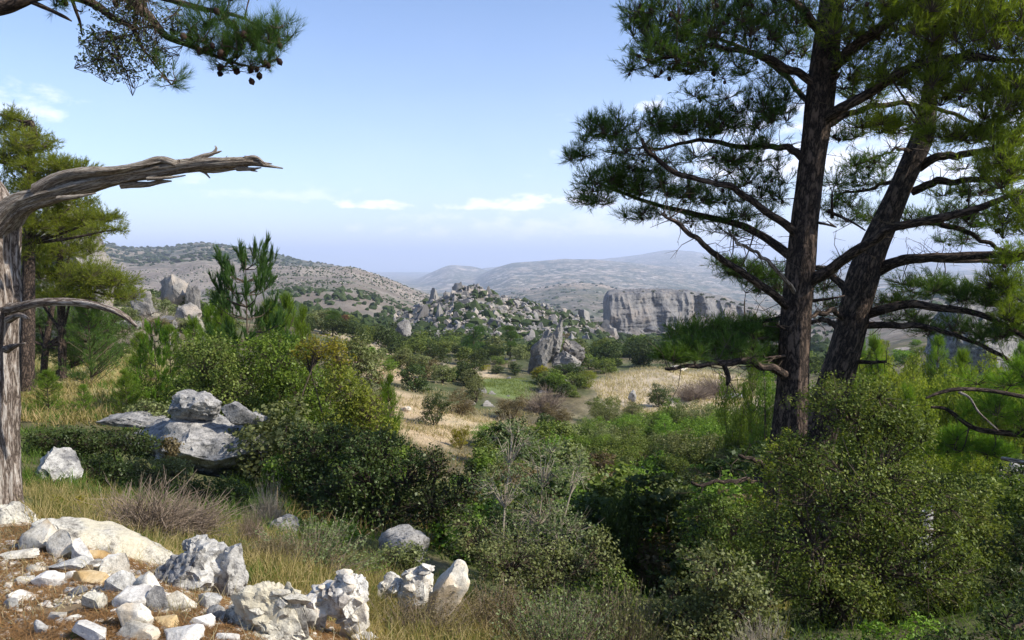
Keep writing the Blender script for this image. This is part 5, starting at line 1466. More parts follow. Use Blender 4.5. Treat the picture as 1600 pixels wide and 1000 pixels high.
# templates: unit shrubs 1 m wide, 1 m high, standing on z = 0
def template(kind, seed, n, leaf):
    r_ = np.random.default_rng(seed)
    g = Geo(); st = Geo()
    if kind == 'twiggy':
        m_ = n
        d = unit(r_.normal(size=(m_, 3)) * np.array((1, 1, .5)) + np.array((0, 0, 1.0)))
        L_ = r_.uniform(.35, .95, m_)[:, None]
        a = r_.normal(size=(m_, 3)) * .08 * np.array((1, 1, 0)); b_ = a + d * L_ * .5 + r_.normal(size=(m_, 3)) * .03; c_ = b_ + (d + r_.normal(size=(m_, 3)) * .3) * L_ * .45
        g.segs(a, b_, .007, .005); g.segs(b_, c_, .005, .002)
        for _ in range(3):
            e = c_ - (c_ - b_) * r_.uniform(0, .8, (m_, 1)); f = e + (d + r_.normal(size=(m_, 3)) * .6) * .16
            g.segs(e, f, .004, .0015)
        return g.mesh('twigs', M['twig_brown']), None
    if kind == 'pinelet':
        # young pine: whorls of upswept shoots on a leader
        H = 1.0
        lv = np.linspace(.06, .98, 13)
        st.segs([[0, 0, 0]], [[0, 0, 1.0]], .018, .004, 5)
        P, Dd = [], []
        for z in lv:
            ln = .42 * (1 - z) ** .75 * r_.uniform(.75, 1.2) + .03
            for k in range(r_.integers(5, 9)):
                a = r_.uniform(0, 6.28); up = r_.uniform(.25, .7)
                e = np.array((math.cos(a) * ln, math.sin(a) * ln, z + ln * up)); s0 = np.array((0, 0, z))
                st.segs([s0], [e], .006, .003, 3)
                for t in np.arange(.3, 1.05, .14):
                    for _ in range(2 if t < 1 else 3):
                        P.append(s0 + (e - s0) * t + r_.normal(size=3) * .012); Dd.append(unit(e - s0) * .7 + np.array((0, 0, .8)) + r_.normal(size=3) * .4)
        g.tufts(P, np.array(Dd), L=.07, nl=leaf, K=max(5, n), w=leaf * .045)
        return g.mesh('needles', M['needles_fresh']), st.mesh('stems', M['twig'])
    if kind == 'sapling':
        st.segs([[0, 0, 0], [0.01, 0, .5]], [[.01, 0, .5], [0, 0, 1.0]], [.010, .007], [.007, .002], 6)
        P, Dd = [], []
        for z in np.linspace(.26, .93, 12):
            ln = .40 * (1 - z) ** .55 * r_.uniform(.8, 1.15) + .05
            for k in range(r_.integers(4, 7)):
                a = r_.uniform(0, 6.28); up = r_.uniform(.1, .35)
                s0 = np.array((0, 0, z)); e = np.array((math.cos(a) * ln, math.sin(a) * ln, z + up * .35)); md = (s0 + e) / 2 - np.array((0, 0, .02))
                st.segs([s0, md], [md, e], [.004, .0025], [.0025, .0015], 4)
                for t in (.2, .4, .55, .7, .85, 1.0):
                    for _ in range(1 if t < .5 else 2):
                        P.append(md + (e - md) * t + r_.normal(size=3) * .008); Dd.append(unit(e - s0) * .35 + np.array((0, 0, .9)) + r_.normal(size=3) * .42)
        P.append((0, 0, .97)); Dd.append(np.array((0, 0, 1.0)))
        st.V = [v * np.array((1, 1, .86)) for v in st.V]
        g.tufts(np.array(P) * np.array((1, 1, .86)), np.array(Dd), L=.055, nl=leaf * .85, K=n, w=leaf * .05, spread=(.3, .7))
        return g.mesh('needles', M['needles']), st.mesh('stems', M['twig'])
    if kind == 'conifer':
        # rounded mature pine seen from afar: a stem and plates of foliage
        st.segs([[0, 0, 0], [0.02, 0, .4]], [[.02, 0, .4], [0, 0, .9]], [.03, .02], [.02, .008], 6)
        for _ in range(17):
            z = r_.uniform(.28, .95); a = r_.uniform(0, 6.28); rr = .40 * (1.15 - z) ** .6 * r_.uniform(.3, 1)
            c = np.array((math.cos(a) * rr, math.sin(a) * rr, z))
            st.segs([[0, 0, z - .12]], [c], .008, .004, 4)
            m_ = n // 17
            p = unit(r_.normal(size=(m_, 3))) * r_.uniform(.2, 1, (m_, 1)) ** .5
            p = p[p[:, 2] > -.5]
            q = c + p * np.array((.17, .17, .075))
            g.tufts(q, p + np.array((0, 0, .7)), L=.03, nl=leaf, K=7, w=leaf * .07)
        return g.mesh('needles', M['needles']), st.mesh('stems', M['twig'])
    if kind == 'herb':
        m_ = n
        a = r_.normal(size=(m_, 3)) * .16 * np.array((1, 1, 0)); d = unit(r_.normal(size=(m_, 3)) * .45 + np.array((0, 0, 1)) + a * 2)
        L_ = r_.uniform(.45, 1.0, m_)[:, None]
        b_ = a + d * L_ * .55; c_ = b_ + (d + r_.normal(size=(m_, 3)) * .12) * L_ * .4
        st.segs(a, b_, .004, .003); st.segs(b_, c_, .003, .0015)
        k = 9
        t = r_.uniform(.3, 1, (m_, k, 1)); P = (b_[:, None] * (1 - t) + c_[:, None] * t).reshape(-1, 3) + r_.normal(size=(m_ * k, 3)) * .012
        g.leaves(P, leaf, upw=.1, aspect=.5)
        return g.mesh('foliage', M['sage']), st.mesh('stems', M['twig_brown'])
    # broad-leaved: several lobes merging into an uneven dome
    lob = [(0, 0, .45, .36, .38)]
    for _ in range({'round': 7, 'tall': 8, 'low': 7}[kind]):
        a = r_.uniform(0, 6.28); rr = r_.uniform(.12, .30)
        z = r_.uniform(.2, .78)
        lob.append((math.cos(a) * rr, math.sin(a) * rr, z, r_.uniform(.18, .29), r_.uniform(.16, .27)))
    tot = sum(l[3] * l[4] for l in lob)
    for (x, y, z, rh, rv) in lob:
        m_ = int(n * rh * rv / tot)
        q, p = clumps(m_, r_, seed * 3 + z * 9, 14, -.35)
        P = np.array((x, y, z)) + q * np.array((rh, rh, rv)); P[:, 2] = np.maximum(P[:, 2], .01)
        g.leaves(P, leaf, out=p, outw=.6, aspect=.65)
        st.segs([[0, 0, 0]], [[x, y, z]], .016, .008, 4)
    return g.mesh('foliage', M['green']), st.mesh('stems', M['twig'])


TPL = {
 'round_fine': [template('round', 21 + i, 11000, .024) for i in range(3)],
 'round': [template('round', 31 + i, 5200, .042) for i in range(4)],
 'tall': [template('tall', 41 + i, 5200, .040) for i in range(2)],
 'rough': [template('round', 51 + i, 900, .085) for i in range(3)],
 'pinelet': [template('pinelet', 61 + i, 9, .055) for i in range(3)],
 'sapling': [template('sapling', 201 + i, 34, .045) for i in range(2)],
 'conifer': [template('conifer', 71 + i, 2600, .045) for i in range(3)],
 'twiggy': [template('twiggy', 81 + i, 420, .03) for i in range(2)],
 'herb': [template('herb', 91 + i, 480, .04) for i in range(2)],
}
_tn = [0]


def shrub(kind, name, label, cat, p, w, h, mat, group=None, flat=False, stem=None):
    _tn[0] += 1
    t = TPL[kind][_tn[0] % len(TPL[kind])]
    if flat or t[1] is None:
        o = thing(name, label, cat, p, group, t[0], M[mat])
    else:
        o = thing(name, label, cat, p, group)
        part('needles' if kind in ('pinelet', 'conifer', 'sapling') else 'foliage', t[0], o, mat=M[mat])
        part('stems', t[1], o, mat=M[stem] if stem else None)
    o.scale = (w, w, h); o.rotation_euler = (0, 0, rng.uniform(0, 6.3))
    return o


def shrub_px(kind, name, label, cat, px, py, w, h, mat, D=None, **k):
    """w x h photograph pixels, base at (px, py)"""
    if D is None: p = hit(px, py)
    else: p = at_d(px, D)
    s = pxm(p[1])
    top = W(px, py - h, p[1])[2]
    hh = max(h * s, top - p[2]) if D is not None else h * s
    return shrub(kind, name, label, cat, p - np.array((0, 0, .04 * hh)), w * s, hh * 1.05, mat, **k)


def near_shrubs():
    # the big holm-oak bush before the pines
    lobed('oak_bush', 'largest foreground oak bush, tall and spreading, before the two pine trunks', 'bush', 6.6,
          [(1335, 640, 100, 75, .6), (1395, 700, 80, 90, .5), (1330, 760, 130, 95, .1), (1430, 800, 100, 90, .3), (1260, 830, 120, 90, 0), (1390, 880, 140, 90, 0), (1250, 720, 50, 60, .4), (1470, 900, 80, 70, .2), (1300, 930, 110, 70, -.1)],
          'oak', .025, .55, base=1310, clump=3.0, thr=-.10, trunk=.045)
    lobed('oak_bush', 'paler oak bush at the lower edge, left of the largest oak bush', 'bush', 5.4,
          [(1130, 900, 75, 55, 0), (1160, 960, 80, 50, -.1), (1060, 950, 60, 45, .1), (1110, 1000, 100, 50, -.2)], 'olive', .026, .6, base=1130)
    lobed('oak_bush', 'bright tipped oak sapling leaning on the straight pine trunk', 'bush', 8.2, [(1222, 715, 38, 55, 0), (1200, 780, 45, 55, 0), (1262, 770, 34, 50, -.4)], 'bright', .030, .40, base=1215, trunk=.02, thr=.0)
    lobed('oak_bush', 'dense rounded dark oak bush right of the largest oak bush', 'bush', 9.0,
          [(1500, 790, 75, 55, 0), (1530, 850, 60, 60, 0), (1460, 760, 50, 40, .4), (1560, 830, 40, 50, .5), (1480, 860, 80, 60, .2)], 'oak', .036, .6, base=1500)
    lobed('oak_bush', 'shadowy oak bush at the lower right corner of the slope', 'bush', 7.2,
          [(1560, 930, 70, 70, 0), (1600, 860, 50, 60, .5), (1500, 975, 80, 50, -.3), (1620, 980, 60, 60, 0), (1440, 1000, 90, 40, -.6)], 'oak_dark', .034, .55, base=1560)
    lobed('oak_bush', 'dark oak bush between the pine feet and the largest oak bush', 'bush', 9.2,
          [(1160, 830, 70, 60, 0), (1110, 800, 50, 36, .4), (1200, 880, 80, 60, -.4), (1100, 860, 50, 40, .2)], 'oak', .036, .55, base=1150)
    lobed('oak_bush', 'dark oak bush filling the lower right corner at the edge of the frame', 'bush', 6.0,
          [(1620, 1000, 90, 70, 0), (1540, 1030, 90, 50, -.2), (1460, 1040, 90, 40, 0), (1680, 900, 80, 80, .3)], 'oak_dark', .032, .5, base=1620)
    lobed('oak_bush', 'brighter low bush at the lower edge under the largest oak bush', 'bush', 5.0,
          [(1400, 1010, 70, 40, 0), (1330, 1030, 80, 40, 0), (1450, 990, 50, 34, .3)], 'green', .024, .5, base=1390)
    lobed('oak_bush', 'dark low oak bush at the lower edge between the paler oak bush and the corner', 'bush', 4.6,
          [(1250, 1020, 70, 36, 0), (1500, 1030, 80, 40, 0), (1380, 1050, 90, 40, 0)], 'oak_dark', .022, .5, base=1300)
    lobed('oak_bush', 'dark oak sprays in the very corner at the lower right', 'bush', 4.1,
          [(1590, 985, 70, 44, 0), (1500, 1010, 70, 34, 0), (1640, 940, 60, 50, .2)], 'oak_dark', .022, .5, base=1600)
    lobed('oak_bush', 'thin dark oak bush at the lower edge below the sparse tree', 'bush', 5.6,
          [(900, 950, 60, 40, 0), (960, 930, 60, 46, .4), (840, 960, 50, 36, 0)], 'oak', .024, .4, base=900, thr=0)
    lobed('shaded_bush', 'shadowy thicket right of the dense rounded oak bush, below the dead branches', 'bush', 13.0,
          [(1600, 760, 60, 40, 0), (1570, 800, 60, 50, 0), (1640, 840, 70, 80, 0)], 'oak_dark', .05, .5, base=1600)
    # sparse light tree in the centre
    lobed('sparse_tree', 'sparse yellowish green little tree with light crooked stems in the centre of the slope', 'small tree', 8.6,
          [(800, 690, 48, 38, .3), (850, 730, 50, 44, .1), (790, 760, 60, 46, 0), (845, 800, 62, 50, 0), (900, 740, 30, 40, .2), (880, 840, 60, 46, -.2), (800, 850, 60, 50, -.2)],
          'sage', .028, .24, stem='twig_pale', base=830, thr=.05, bare=40, trunk=.02)
    lobed('dark_bush', 'dark bush at the foot of the sparse yellowish tree', 'bush', 7.8,
          [(800, 880, 90, 60, 0), (870, 900, 80, 60, .2), (740, 840, 60, 60, .8), (930, 870, 60, 60, .8)], 'olive', .030, .40, base=820, thr=-.02)
    # shaded oaks, centre left
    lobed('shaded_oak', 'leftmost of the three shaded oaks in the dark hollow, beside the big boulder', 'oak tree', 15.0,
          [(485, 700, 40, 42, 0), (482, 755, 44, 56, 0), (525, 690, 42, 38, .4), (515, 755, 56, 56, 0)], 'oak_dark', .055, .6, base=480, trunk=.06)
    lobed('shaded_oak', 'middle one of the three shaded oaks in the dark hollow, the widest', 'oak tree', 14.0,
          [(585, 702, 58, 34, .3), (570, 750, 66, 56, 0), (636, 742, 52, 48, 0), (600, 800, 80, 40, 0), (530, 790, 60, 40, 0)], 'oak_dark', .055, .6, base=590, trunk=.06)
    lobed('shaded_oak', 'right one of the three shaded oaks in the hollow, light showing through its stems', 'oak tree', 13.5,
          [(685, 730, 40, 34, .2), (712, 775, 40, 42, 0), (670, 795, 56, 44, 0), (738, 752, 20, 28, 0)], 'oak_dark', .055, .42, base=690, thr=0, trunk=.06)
    # green mass left of centre
    lobed('tall_bush', 'tall yellow green leafy bush rising behind the big boulder, right of the young pine', 'bush', 22,
          [(430, 560, 56, 50, 0), (470, 620, 66, 60, 0), (420, 640, 60, 60, 0), (505, 612, 44, 40, .5), (380, 570, 50, 50, .6), (470, 690, 70, 40, -.5)], 'green', .075, .6, base=450)
    lobed('tall_bush', 'brownish green bush directly behind the big boulder, dark inside', 'bush', 21,
          [(320, 570, 60, 46, 0), (355, 620, 60, 46, 0), (300, 615, 40, 30, 0)], 'oak', .07, .6, base=330)
    lobed('tall_bush', 'bright green bush on the right of the yellow green leafy one, above the shaded oaks', 'bush', 19.5,
          [(548, 615, 36, 36, 0), (572, 645, 36, 32, 0), (535, 655, 44, 34, 0), (530, 590, 32, 32, .6), (596, 668, 26, 22, -.4)], 'bright', .075, .6, base=565)
    lobed('tall_bush', 'greyish olive bush behind the bright green one', 'bush', 32, [(560, 560, 36, 34, 0), (575, 590, 30, 34, 0), (520, 555, 40, 34, 0)], 'olive', .10, .6, base=560)
    lobed('yellow_bush', 'yellow leaved bush beside the young pine on the left of the valley', 'bush', 20.5, [(500, 541, 34, 22, 0), (478, 556, 26, 22, 0), (528, 556, 26, 26, 0)], 'yellow', .06, .5, base=505, thr=0)
    # shade shrubs on the left
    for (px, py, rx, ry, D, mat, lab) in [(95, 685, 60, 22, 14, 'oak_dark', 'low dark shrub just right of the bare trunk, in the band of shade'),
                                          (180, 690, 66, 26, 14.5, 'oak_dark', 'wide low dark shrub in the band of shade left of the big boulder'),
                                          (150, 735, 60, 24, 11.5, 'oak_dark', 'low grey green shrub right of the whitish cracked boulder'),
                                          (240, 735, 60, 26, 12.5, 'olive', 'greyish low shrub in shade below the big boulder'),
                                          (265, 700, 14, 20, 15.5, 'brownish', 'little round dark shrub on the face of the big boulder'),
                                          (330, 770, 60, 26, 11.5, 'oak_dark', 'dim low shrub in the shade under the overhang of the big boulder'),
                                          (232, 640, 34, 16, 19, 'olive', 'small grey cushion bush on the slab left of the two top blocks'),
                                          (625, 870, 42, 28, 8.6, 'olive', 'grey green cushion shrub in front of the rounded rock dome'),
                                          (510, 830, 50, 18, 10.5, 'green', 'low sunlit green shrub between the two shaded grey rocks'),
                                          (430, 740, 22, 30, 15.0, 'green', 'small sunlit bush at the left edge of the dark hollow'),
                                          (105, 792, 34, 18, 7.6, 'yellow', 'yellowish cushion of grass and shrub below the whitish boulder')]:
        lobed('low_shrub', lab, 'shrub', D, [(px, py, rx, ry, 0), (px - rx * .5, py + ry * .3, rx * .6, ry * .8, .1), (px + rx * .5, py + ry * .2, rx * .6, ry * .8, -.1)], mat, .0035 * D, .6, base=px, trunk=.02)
    # young pine saplings near the left and centre
    shrub_px('sapling', 'young_pine', 'tall young pine standing free above the bushes, its top against the far hills', 'young pine', 385, 640, 200, 290, 'needles_spray', D=24)
    shrub_px('sapling', 'young_pine', 'narrow pale young pine left of the brownish bush behind the big boulder', 'young pine', 238, 640, 90, 150, 'needles_fresh', D=24)
    shrub_px('pinelet', 'young_pine', 'low bright young pine at the left of the narrow pale one', 'young pine', 190, 645, 70, 60, 'needles_fresh', D=22)
    shrub_px('pinelet', 'young_pine', 'brightest low pine bush in the left meadow, nearest the bare trunk', 'young pine', 66, 645, 74, 60, 'needles_fresh', D=23)
    shrub_px('pinelet', 'young_pine', 'small bright pine bush in the left meadow, second from the bare trunk', 'young pine', 122, 645, 44, 40, 'needles_fresh', D=23.5)
    shrub_px('pinelet', 'young_pine', 'dark bushy young pine alone in the middle of the left meadow', 'young pine', 136, 590, 100, 120, 'needles', D=31)
    shrub_px('pinelet', 'young_pine', 'bright young pine between the yellow and the brownish bushes', 'young pine', 330, 560, 90, 70, 'needles_fresh', D=27)
    shrub_px('pinelet', 'young_pine', 'bright young pine top beside the foot of the tall young pine', 'young pine', 445, 600, 90, 120, 'needles_fresh', D=26)
    shrub_px('pinelet', 'young_pine', 'bright sloping young pine at the edge of the bare slope above the shaded oaks', 'young pine', 605, 690, 80, 90, 'needles_fresh', D=23)
    for (px, py, w, h, D, lab) in [(215, 640, 80, 110, 26, 'bright young pine at the right edge of the left meadow, tallest of its row'), (262, 640, 80, 120, 27, 'bright young pine second in the row between the meadow and the brownish bush'),
                                   (300, 600, 80, 90, 30, 'bright young pine third in the row, just left of the tall free standing one'), (345, 640, 80, 150, 25.5, 'bright young pine at the left foot of the tall free standing one'),
                                   (418, 640, 90, 150, 25, 'bright young pine at the right foot of the tall free standing one'), (470, 620, 80, 120, 27, 'bright young pine right of the tall one, beside the yellow bush')]:
        shrub_px('pinelet', 'young_pine', lab, 'young pine', px, py, w, h, 'needles_fresh', D=D)
    for (px, py, w, h, D, lab) in [(230, 640, 110, 80, 24, 'light green leafy bush between the meadow and the big boulder'), (300, 620, 100, 70, 25, 'light green leafy bush right above the two top blocks of the big boulder')]:
        shrub_px('round_fine', 'leafy_bush', lab, 'bush', px, py, w, h, 'green', D=D)
    # bright sunlit pine tops behind the two big pines
    spots = [(1370, 640, 110, 110, 26, 'the nearest left one'), (1440, 630, 110, 100, 28, 'the wide one in the middle'), (1510, 650, 110, 100, 25, 'the nearest right one'), (1580, 660, 110, 110, 24, 'at the right edge'),
             (1300, 600, 80, 90, 34, 'seen between the two trunks'), (1345, 570, 70, 60, 40, 'just right of the leaning trunk'), (1400, 590, 90, 70, 36, 'far middle one'), (1470, 590, 90, 60, 38, 'far right one'), (1540, 600, 90, 70, 33, 'below the shaded cliff'),
             (1180, 610, 60, 80, 36, 'left of the straight trunk'), (1425, 690, 100, 80, 18, 'half hidden by the largest oak bush'), (1530, 740, 90, 70, 16, 'low one under the dead limb'), (1600, 600, 70, 60, 36, 'far one at the right edge')]
    for (px, py, w, h, D, ex) in spots:
        if px not in (1300, 1440, 1580, 1400, 1540): shrub_px('pinelet', 'bushy_young_pine', 'bushy bright young pine, ' + ex, 'young pine', px, py, w * .8, h * .85, 'needles_fresh', D=D, group='bright young pines on the right slope')
        shrub_px('round_fine', 'leafy_bush', 'round light bush before the bushy young pine, ' + ex, 'bush', px - 30, py + 6, w * 1.1, h * .9, 'bright' if px > 1320 else 'green', D=D * 1.03, group='bright leafy bushes on the right slope')
        shrub_px('round_fine', 'leafy_bush', 'bright leafy bush right beside the young pine, ' + ex, 'bush', px + 24, py + 14, w * 1.15, h * 1.0, 'bright' if px > 1320 else 'green', D=D * .96, group='bright leafy bushes on the right slope')
    # dry bushes and herbs of the near grass
    shrub_px('twiggy', 'dry_bush', 'leafless brown twiggy bush in the grass between the bare trunk and the big boulder', 'bush', 210, 850, 120, 105, 'twig_brown', D=6.8)
    shrub_px('twiggy', 'dry_bush', 'greyish twiggy bush joined to the right of the brown leafless one', 'bush', 275, 850, 100, 75, 'twig_brown', D=7.2)
    shrub_px('herb', 'seeding_bush', 'dry straw coloured bush with tall reddish seed stalks', 'bush', 470, 895, 130, 85, 'sage', D=7.0)
    shrub_px('herb', 'seeding_bush', 'lower left companion of the dry bush with reddish seed stalks', 'bush', 415, 900, 70, 55, 'brownish', D=6.6)
    shrub_px('herb', 'herb_clump', 'green herb clump right of the seeding bush', 'herb', 560, 900, 60, 40, 'green', D=7.6)
    shrub_px('herb', 'herb_clump', 'tall grey green herb clump at the lower edge right of the cream rocks', 'herb', 870, 1010, 130, 90, 'sage', D=4.9)
    shrub_px('herb', 'herb_clump', 'grey green herb clump left of the paler oak bush', 'herb', 980, 1005, 110, 100, 'olive', D=5.3)
    shrub_px('herb', 'herb_clump', 'straw coloured herb clump below the tilted cream rock', 'herb', 650, 1000, 110, 60, 'brownish', D=4.9)
    shrub_px('herb', 'herb_clump', 'brown herb clump under the dark bush at the lower edge', 'herb', 770, 980, 100, 70, 'brownish', D=5.6)
    shrub_px('twiggy', 'dry_bush', 'pale bare twigs at the lower edge right of the paler oak bush', 'bush', 1215, 1020, 70, 60, 'twig_pale', D=4.6)
    shrub_px('twiggy', 'dry_bush', 'small dead weed with orange brown stems beside the shaded grey rock', 'weed', 380, 845, 30, 60, 'twig_brown', D=8)
    shrub_px('twiggy', 'dry_bush', 'thin bare sapling at the left edge of the dark hollow', 'sapling', 410, 805, 36, 60, 'twig_pale', D=11)
    shrub_px('tall', 'juniper', 'dark narrow juniper rising above the long low gully rock', 'juniper', 975, 850, 80, 115, 'oak_dark', D=13)


near_shrubs()


def left_pines():
    # stand of pines on the left behind the bare trunk; drawn with image-placed limbs
    D = 30
    def one(label, bx, D, trunk, pads, needles='needles_sun_tint'):
        P = Pine('pine_tree', label, D, at_d(bx, D), needles=needles, group='pines on the left slope')
        P.limb(trunk, 'trunk', 14, .08, 40, flute=.05)
        P.cr = Geo()
        for (px, py, rx, ry, n) in pads:
            # a bough to each plate
            t = min(trunk, key=lambda q: abs(q[1] - (py + ry)))
            P.limb([(t[0], t[1], 0, 3), ((t[0] + px) / 2, (t[1] + py) / 2 + 4, 0, 2.2), (px, py + ry * .3, 0, 1.2)], n=8, sides=5)
            P.pad(px, py, rx * 1.1, ry * 1.15, int(n * 2.8), rng.uniform(-1.2, 1.2), K=9, L=.26, nl=.17, w=.009, rd=1.3, sub=max(3, n // 30), up=.4)
        P.finish()
    one('left slope pine with thick bright boughs, its trunk right beside the bare tree trunk', 42, 27, [(42, 610, 0, 11), (44, 480, 0, 10), (46, 380, 0, 8), (48, 280, 0, 6), (50, 190, 0, 3)],
        [(20, 200, 30, 20, 130), (45, 230, 38, 18, 150), (15, 250, 40, 22, 170), (70, 262, 36, 18, 140), (115, 262, 26, 12, 80), (90, 288, 34, 12, 80), (20, 330, 34, 22, 110), (150, 340, 36, 16, 130), (105, 345, 40, 20, 160), (165, 358, 24, 10, 50), (60, 350, 34, 24, 130), (20, 182, 16, 12, 40), (70, 300, 46, 22, 110), (110, 318, 40, 18, 110), (28, 290, 30, 24, 80), (30, 390, 30, 30, 90), (62, 215, 14, 8, 26)])
    one('left slope pine with a broad lower crown spreading toward the pale cliff edge', 100, 31, [(98, 590, 0, 6), (97, 520, 0, 6), (95, 440, 0, 5), (92, 360, 0, 4), (92, 310, 0, 2)],
        [(60, 400, 38, 22, 160), (110, 390, 44, 20, 190), (80, 430, 50, 20, 200), (140, 430, 46, 22, 200), (175, 440, 40, 18, 150), (110, 462, 50, 18, 170), (190, 462, 30, 14, 80), (60, 460, 36, 20, 120), (120, 365, 40, 16, 110)])
    one('left slope pine low behind the others, hanging over the meadow', 70, 34, [(68, 590, 0, 5), (72, 540, 0, 5), (80, 490, 0, 4), (90, 450, 0, 2)],
        [(60, 500, 40, 24, 150), (110, 505, 44, 28, 180), (75, 545, 44, 26, 130), (130, 560, 50, 20, 110), (45, 440, 24, 30, 80), (150, 500, 40, 22, 150), (90, 540, 34, 18, 90), (180, 520, 34, 20, 110), (30, 520, 24, 20, 60), (150, 545, 40, 20, 90)], 'needles')
    P = hit(165, 470)


left_pines()


MID = [
 # kind, px, base py, w, h, material, label
 ('round', 648, 612, 66, 56, 'oak_dark', 'dark round bush on the bare slope in the centre, the biggest of the slope'),
 ('round_fine', 680, 668, 66, 60, 'oak_dark', 'dark green bush at the lower end of the bare slope'),
 ('round', 655, 585, 60, 36, 'olive', 'grey green bush behind the dark round one on the bare slope'),
 ('round', 690, 600, 56, 40, 'olive', 'grey green bush right of the dark round one'),
 ('tall', 725, 598, 34, 34, 'oak_dark', 'dark upright bush left of the green field'),
 ('round_fine', 720, 650, 70, 44, 'brownish', 'brownish bush left below the green field'),
 ('round', 745, 630, 44, 40, 'olive', 'dull bush touching the left side of the green field'),
 ('round_fine', 800, 660, 70, 44, 'brownish', 'brown grey bush directly below the green field'),
 ('round', 640, 552, 76, 34, 'oak_dark', 'dark wide bush group at the far end of the bare slope'),
 ('round', 668, 556, 44, 30, 'oak_dark', 'dark bush at the right end of the wide dark one'),
 ('conifer', 740, 560, 50, 52, 'needles', 'free standing pine beyond the bare slope'),
 ('conifer', 797, 562, 44, 50, 'needles', 'lighter pine right of the free standing pine'),
 ('round', 697, 552, 34, 26, 'olive', 'grey bush left of the free standing pine'),
 ('round', 560, 540, 42, 40, 'oak_dark', 'dark bush left of the wide dark one'),
 ('conifer', 520, 524, 46, 36, 'needles', 'small pine behind the yellow bush'),
 ('round', 600, 632, 30, 34, 'rusty', 'rusty brown bush beside the bare slope'),
 ('round', 592, 600, 24, 24, 'rusty', 'second, smaller rusty bush above the first'),
 ('round', 536, 512, 30, 22, 'rusty', 'dry reddish bush near the yellow bush'),
 ('round', 840, 598, 38, 30, 'yellow', 'yellow green bush at the right edge of the green field'),
 ('round', 757, 580, 22, 12, 'yellow', 'small yellow bush at the far edge of the green field'),
 ('round', 776, 584, 30, 16, 'oak_dark', 'clipped looking bush at the far edge of the green field'),
 ('round', 805, 585, 34, 20, 'oak_dark', 'dark bush between the green field and the pointed rock'),
 ('round', 868, 612, 50, 34, 'green', 'light green bush right of the yellow one'),
 ('round_fine', 915, 608, 56, 36, 'bright', 'bright domed bush at the left end of the dry field'),
 ('round', 893, 588, 60, 26, 'oak_dark', 'dark shrub at the foot of the pointed rock'),
 ('round', 920, 578, 48, 26, 'oak', 'shrub right of the pointed rock'),
 ('round', 962, 572, 36, 16, 'oak', 'shrub at the far left edge of the dry field'),
 ('round', 1000, 571, 28, 14, 'rusty', 'pinkish brown shrub at the far edge of the dry field'),
 ('round', 880, 535, 34, 18, 'brownish', 'brown shrub growing on the pointed rock'),
 ('round_fine', 1030, 636, 56, 46, 'oak_dark', 'dark rounded bush standing in the near edge of the dry field'),
 ('round_fine', 945, 660, 60, 52, 'oak', 'green bush below the bright domed one'),
 ('round_fine', 990, 700, 70, 60, 'oak', 'large round green bush above the gully rocks'),
 ('round_fine', 1040, 700, 56, 60, 'green', 'lighter round bush right of the large round green one'),
 ('round_fine', 1090, 690, 96, 74, 'olive', 'large grey green olive like bush behind the straight pine'),
 ('round_fine', 1060, 760, 90, 66, 'oak', 'bush below the round bushes, right of the gully rocks'),
 ('round_fine', 1140, 760, 90, 80, 'olive', 'grey green bush close to the foot of the straight pine'),
 ('round_fine', 1120, 700, 60, 50, 'olive', 'olive bush just left of the straight pine trunk'),
 ('twiggy', 1080, 625, 50, 30, 'twig_brown', 'purplish leafless bush at the right part of the dry field'),
 ('twiggy', 1120, 618, 60, 36, 'twig_brown', 'second purplish leafless bush, nearer the low pine branch'),
 ('twiggy', 850, 645, 56, 46, 'twig_brown', 'bare grey brown bush below the yellow green bushes'),
 ('round_fine', 905, 705, 60, 50, 'olive', 'dull green bush above the sparse light stemmed tree'),
 ('round_fine', 870, 665, 60, 40, 'brownish', 'dry brown bush right of the bare grey brown one'),
 ('round_fine', 760, 700, 60, 50, 'green', 'green bush at the left of the sparse tree top'),
 ('round_fine', 720, 702, 44, 40, 'yellow', 'yellow green bush right of the lower end of the bare slope'),
 ('round_fine', 930, 760, 60, 60, 'oak', 'dull dark bush left of the gully rocks'),
 ('round_fine', 890, 790, 60, 50, 'olive', 'greyish bush behind the right side of the sparse tree'),
 ('herb', 1050, 815, 120, 40, 'brownish', 'low brown cushion growth on the open patch below the gully rocks'),
 ('herb', 1020, 830, 90, 34, 'sage', 'low greenish cushion growth left on the open patch'),
 ('round_fine', 1010, 890, 90, 60, 'olive', 'mid green bush below the open patch'),
 ('round_fine', 940, 900, 90, 70, 'oak', 'dark bush right of the sparse tree foot'),
 ('round', 262, 470, 34, 26, 'oak_dark', 'dark round shrub before the jagged pale outcrop'),
 ('round', 250, 520, 40, 30, 'brownish', 'dry bush on the rocky left slope'),
 ('round', 282, 520, 36, 30, 'olive', 'grey bush on the rocky left slope beside the dry one'),
 ('twiggy', 215, 540, 40, 30, 'twig_pale', 'pale dead brush on the left slope below the crooked branch'),
 ('twiggy', 245, 515, 44, 34, 'twig_pale', 'pale leafless brush below the thin rocky step'),
 ('round', 190, 560, 50, 30, 'oak_dark', 'dark shrub at the far edge of the left meadow'),
 ('round', 215, 575, 40, 26, 'green', 'green shrub at the far right edge of the left meadow'),
 ('round', 300, 500, 50, 40, 'oak_dark', 'dark bush right of the low white ledge'),
 ('round', 340, 480, 40, 30, 'oak', 'bush at the foot of the far left slope'),
 ('round', 480, 520, 40, 34, 'oak_dark', 'dark bush right of the tall young pine'),
]


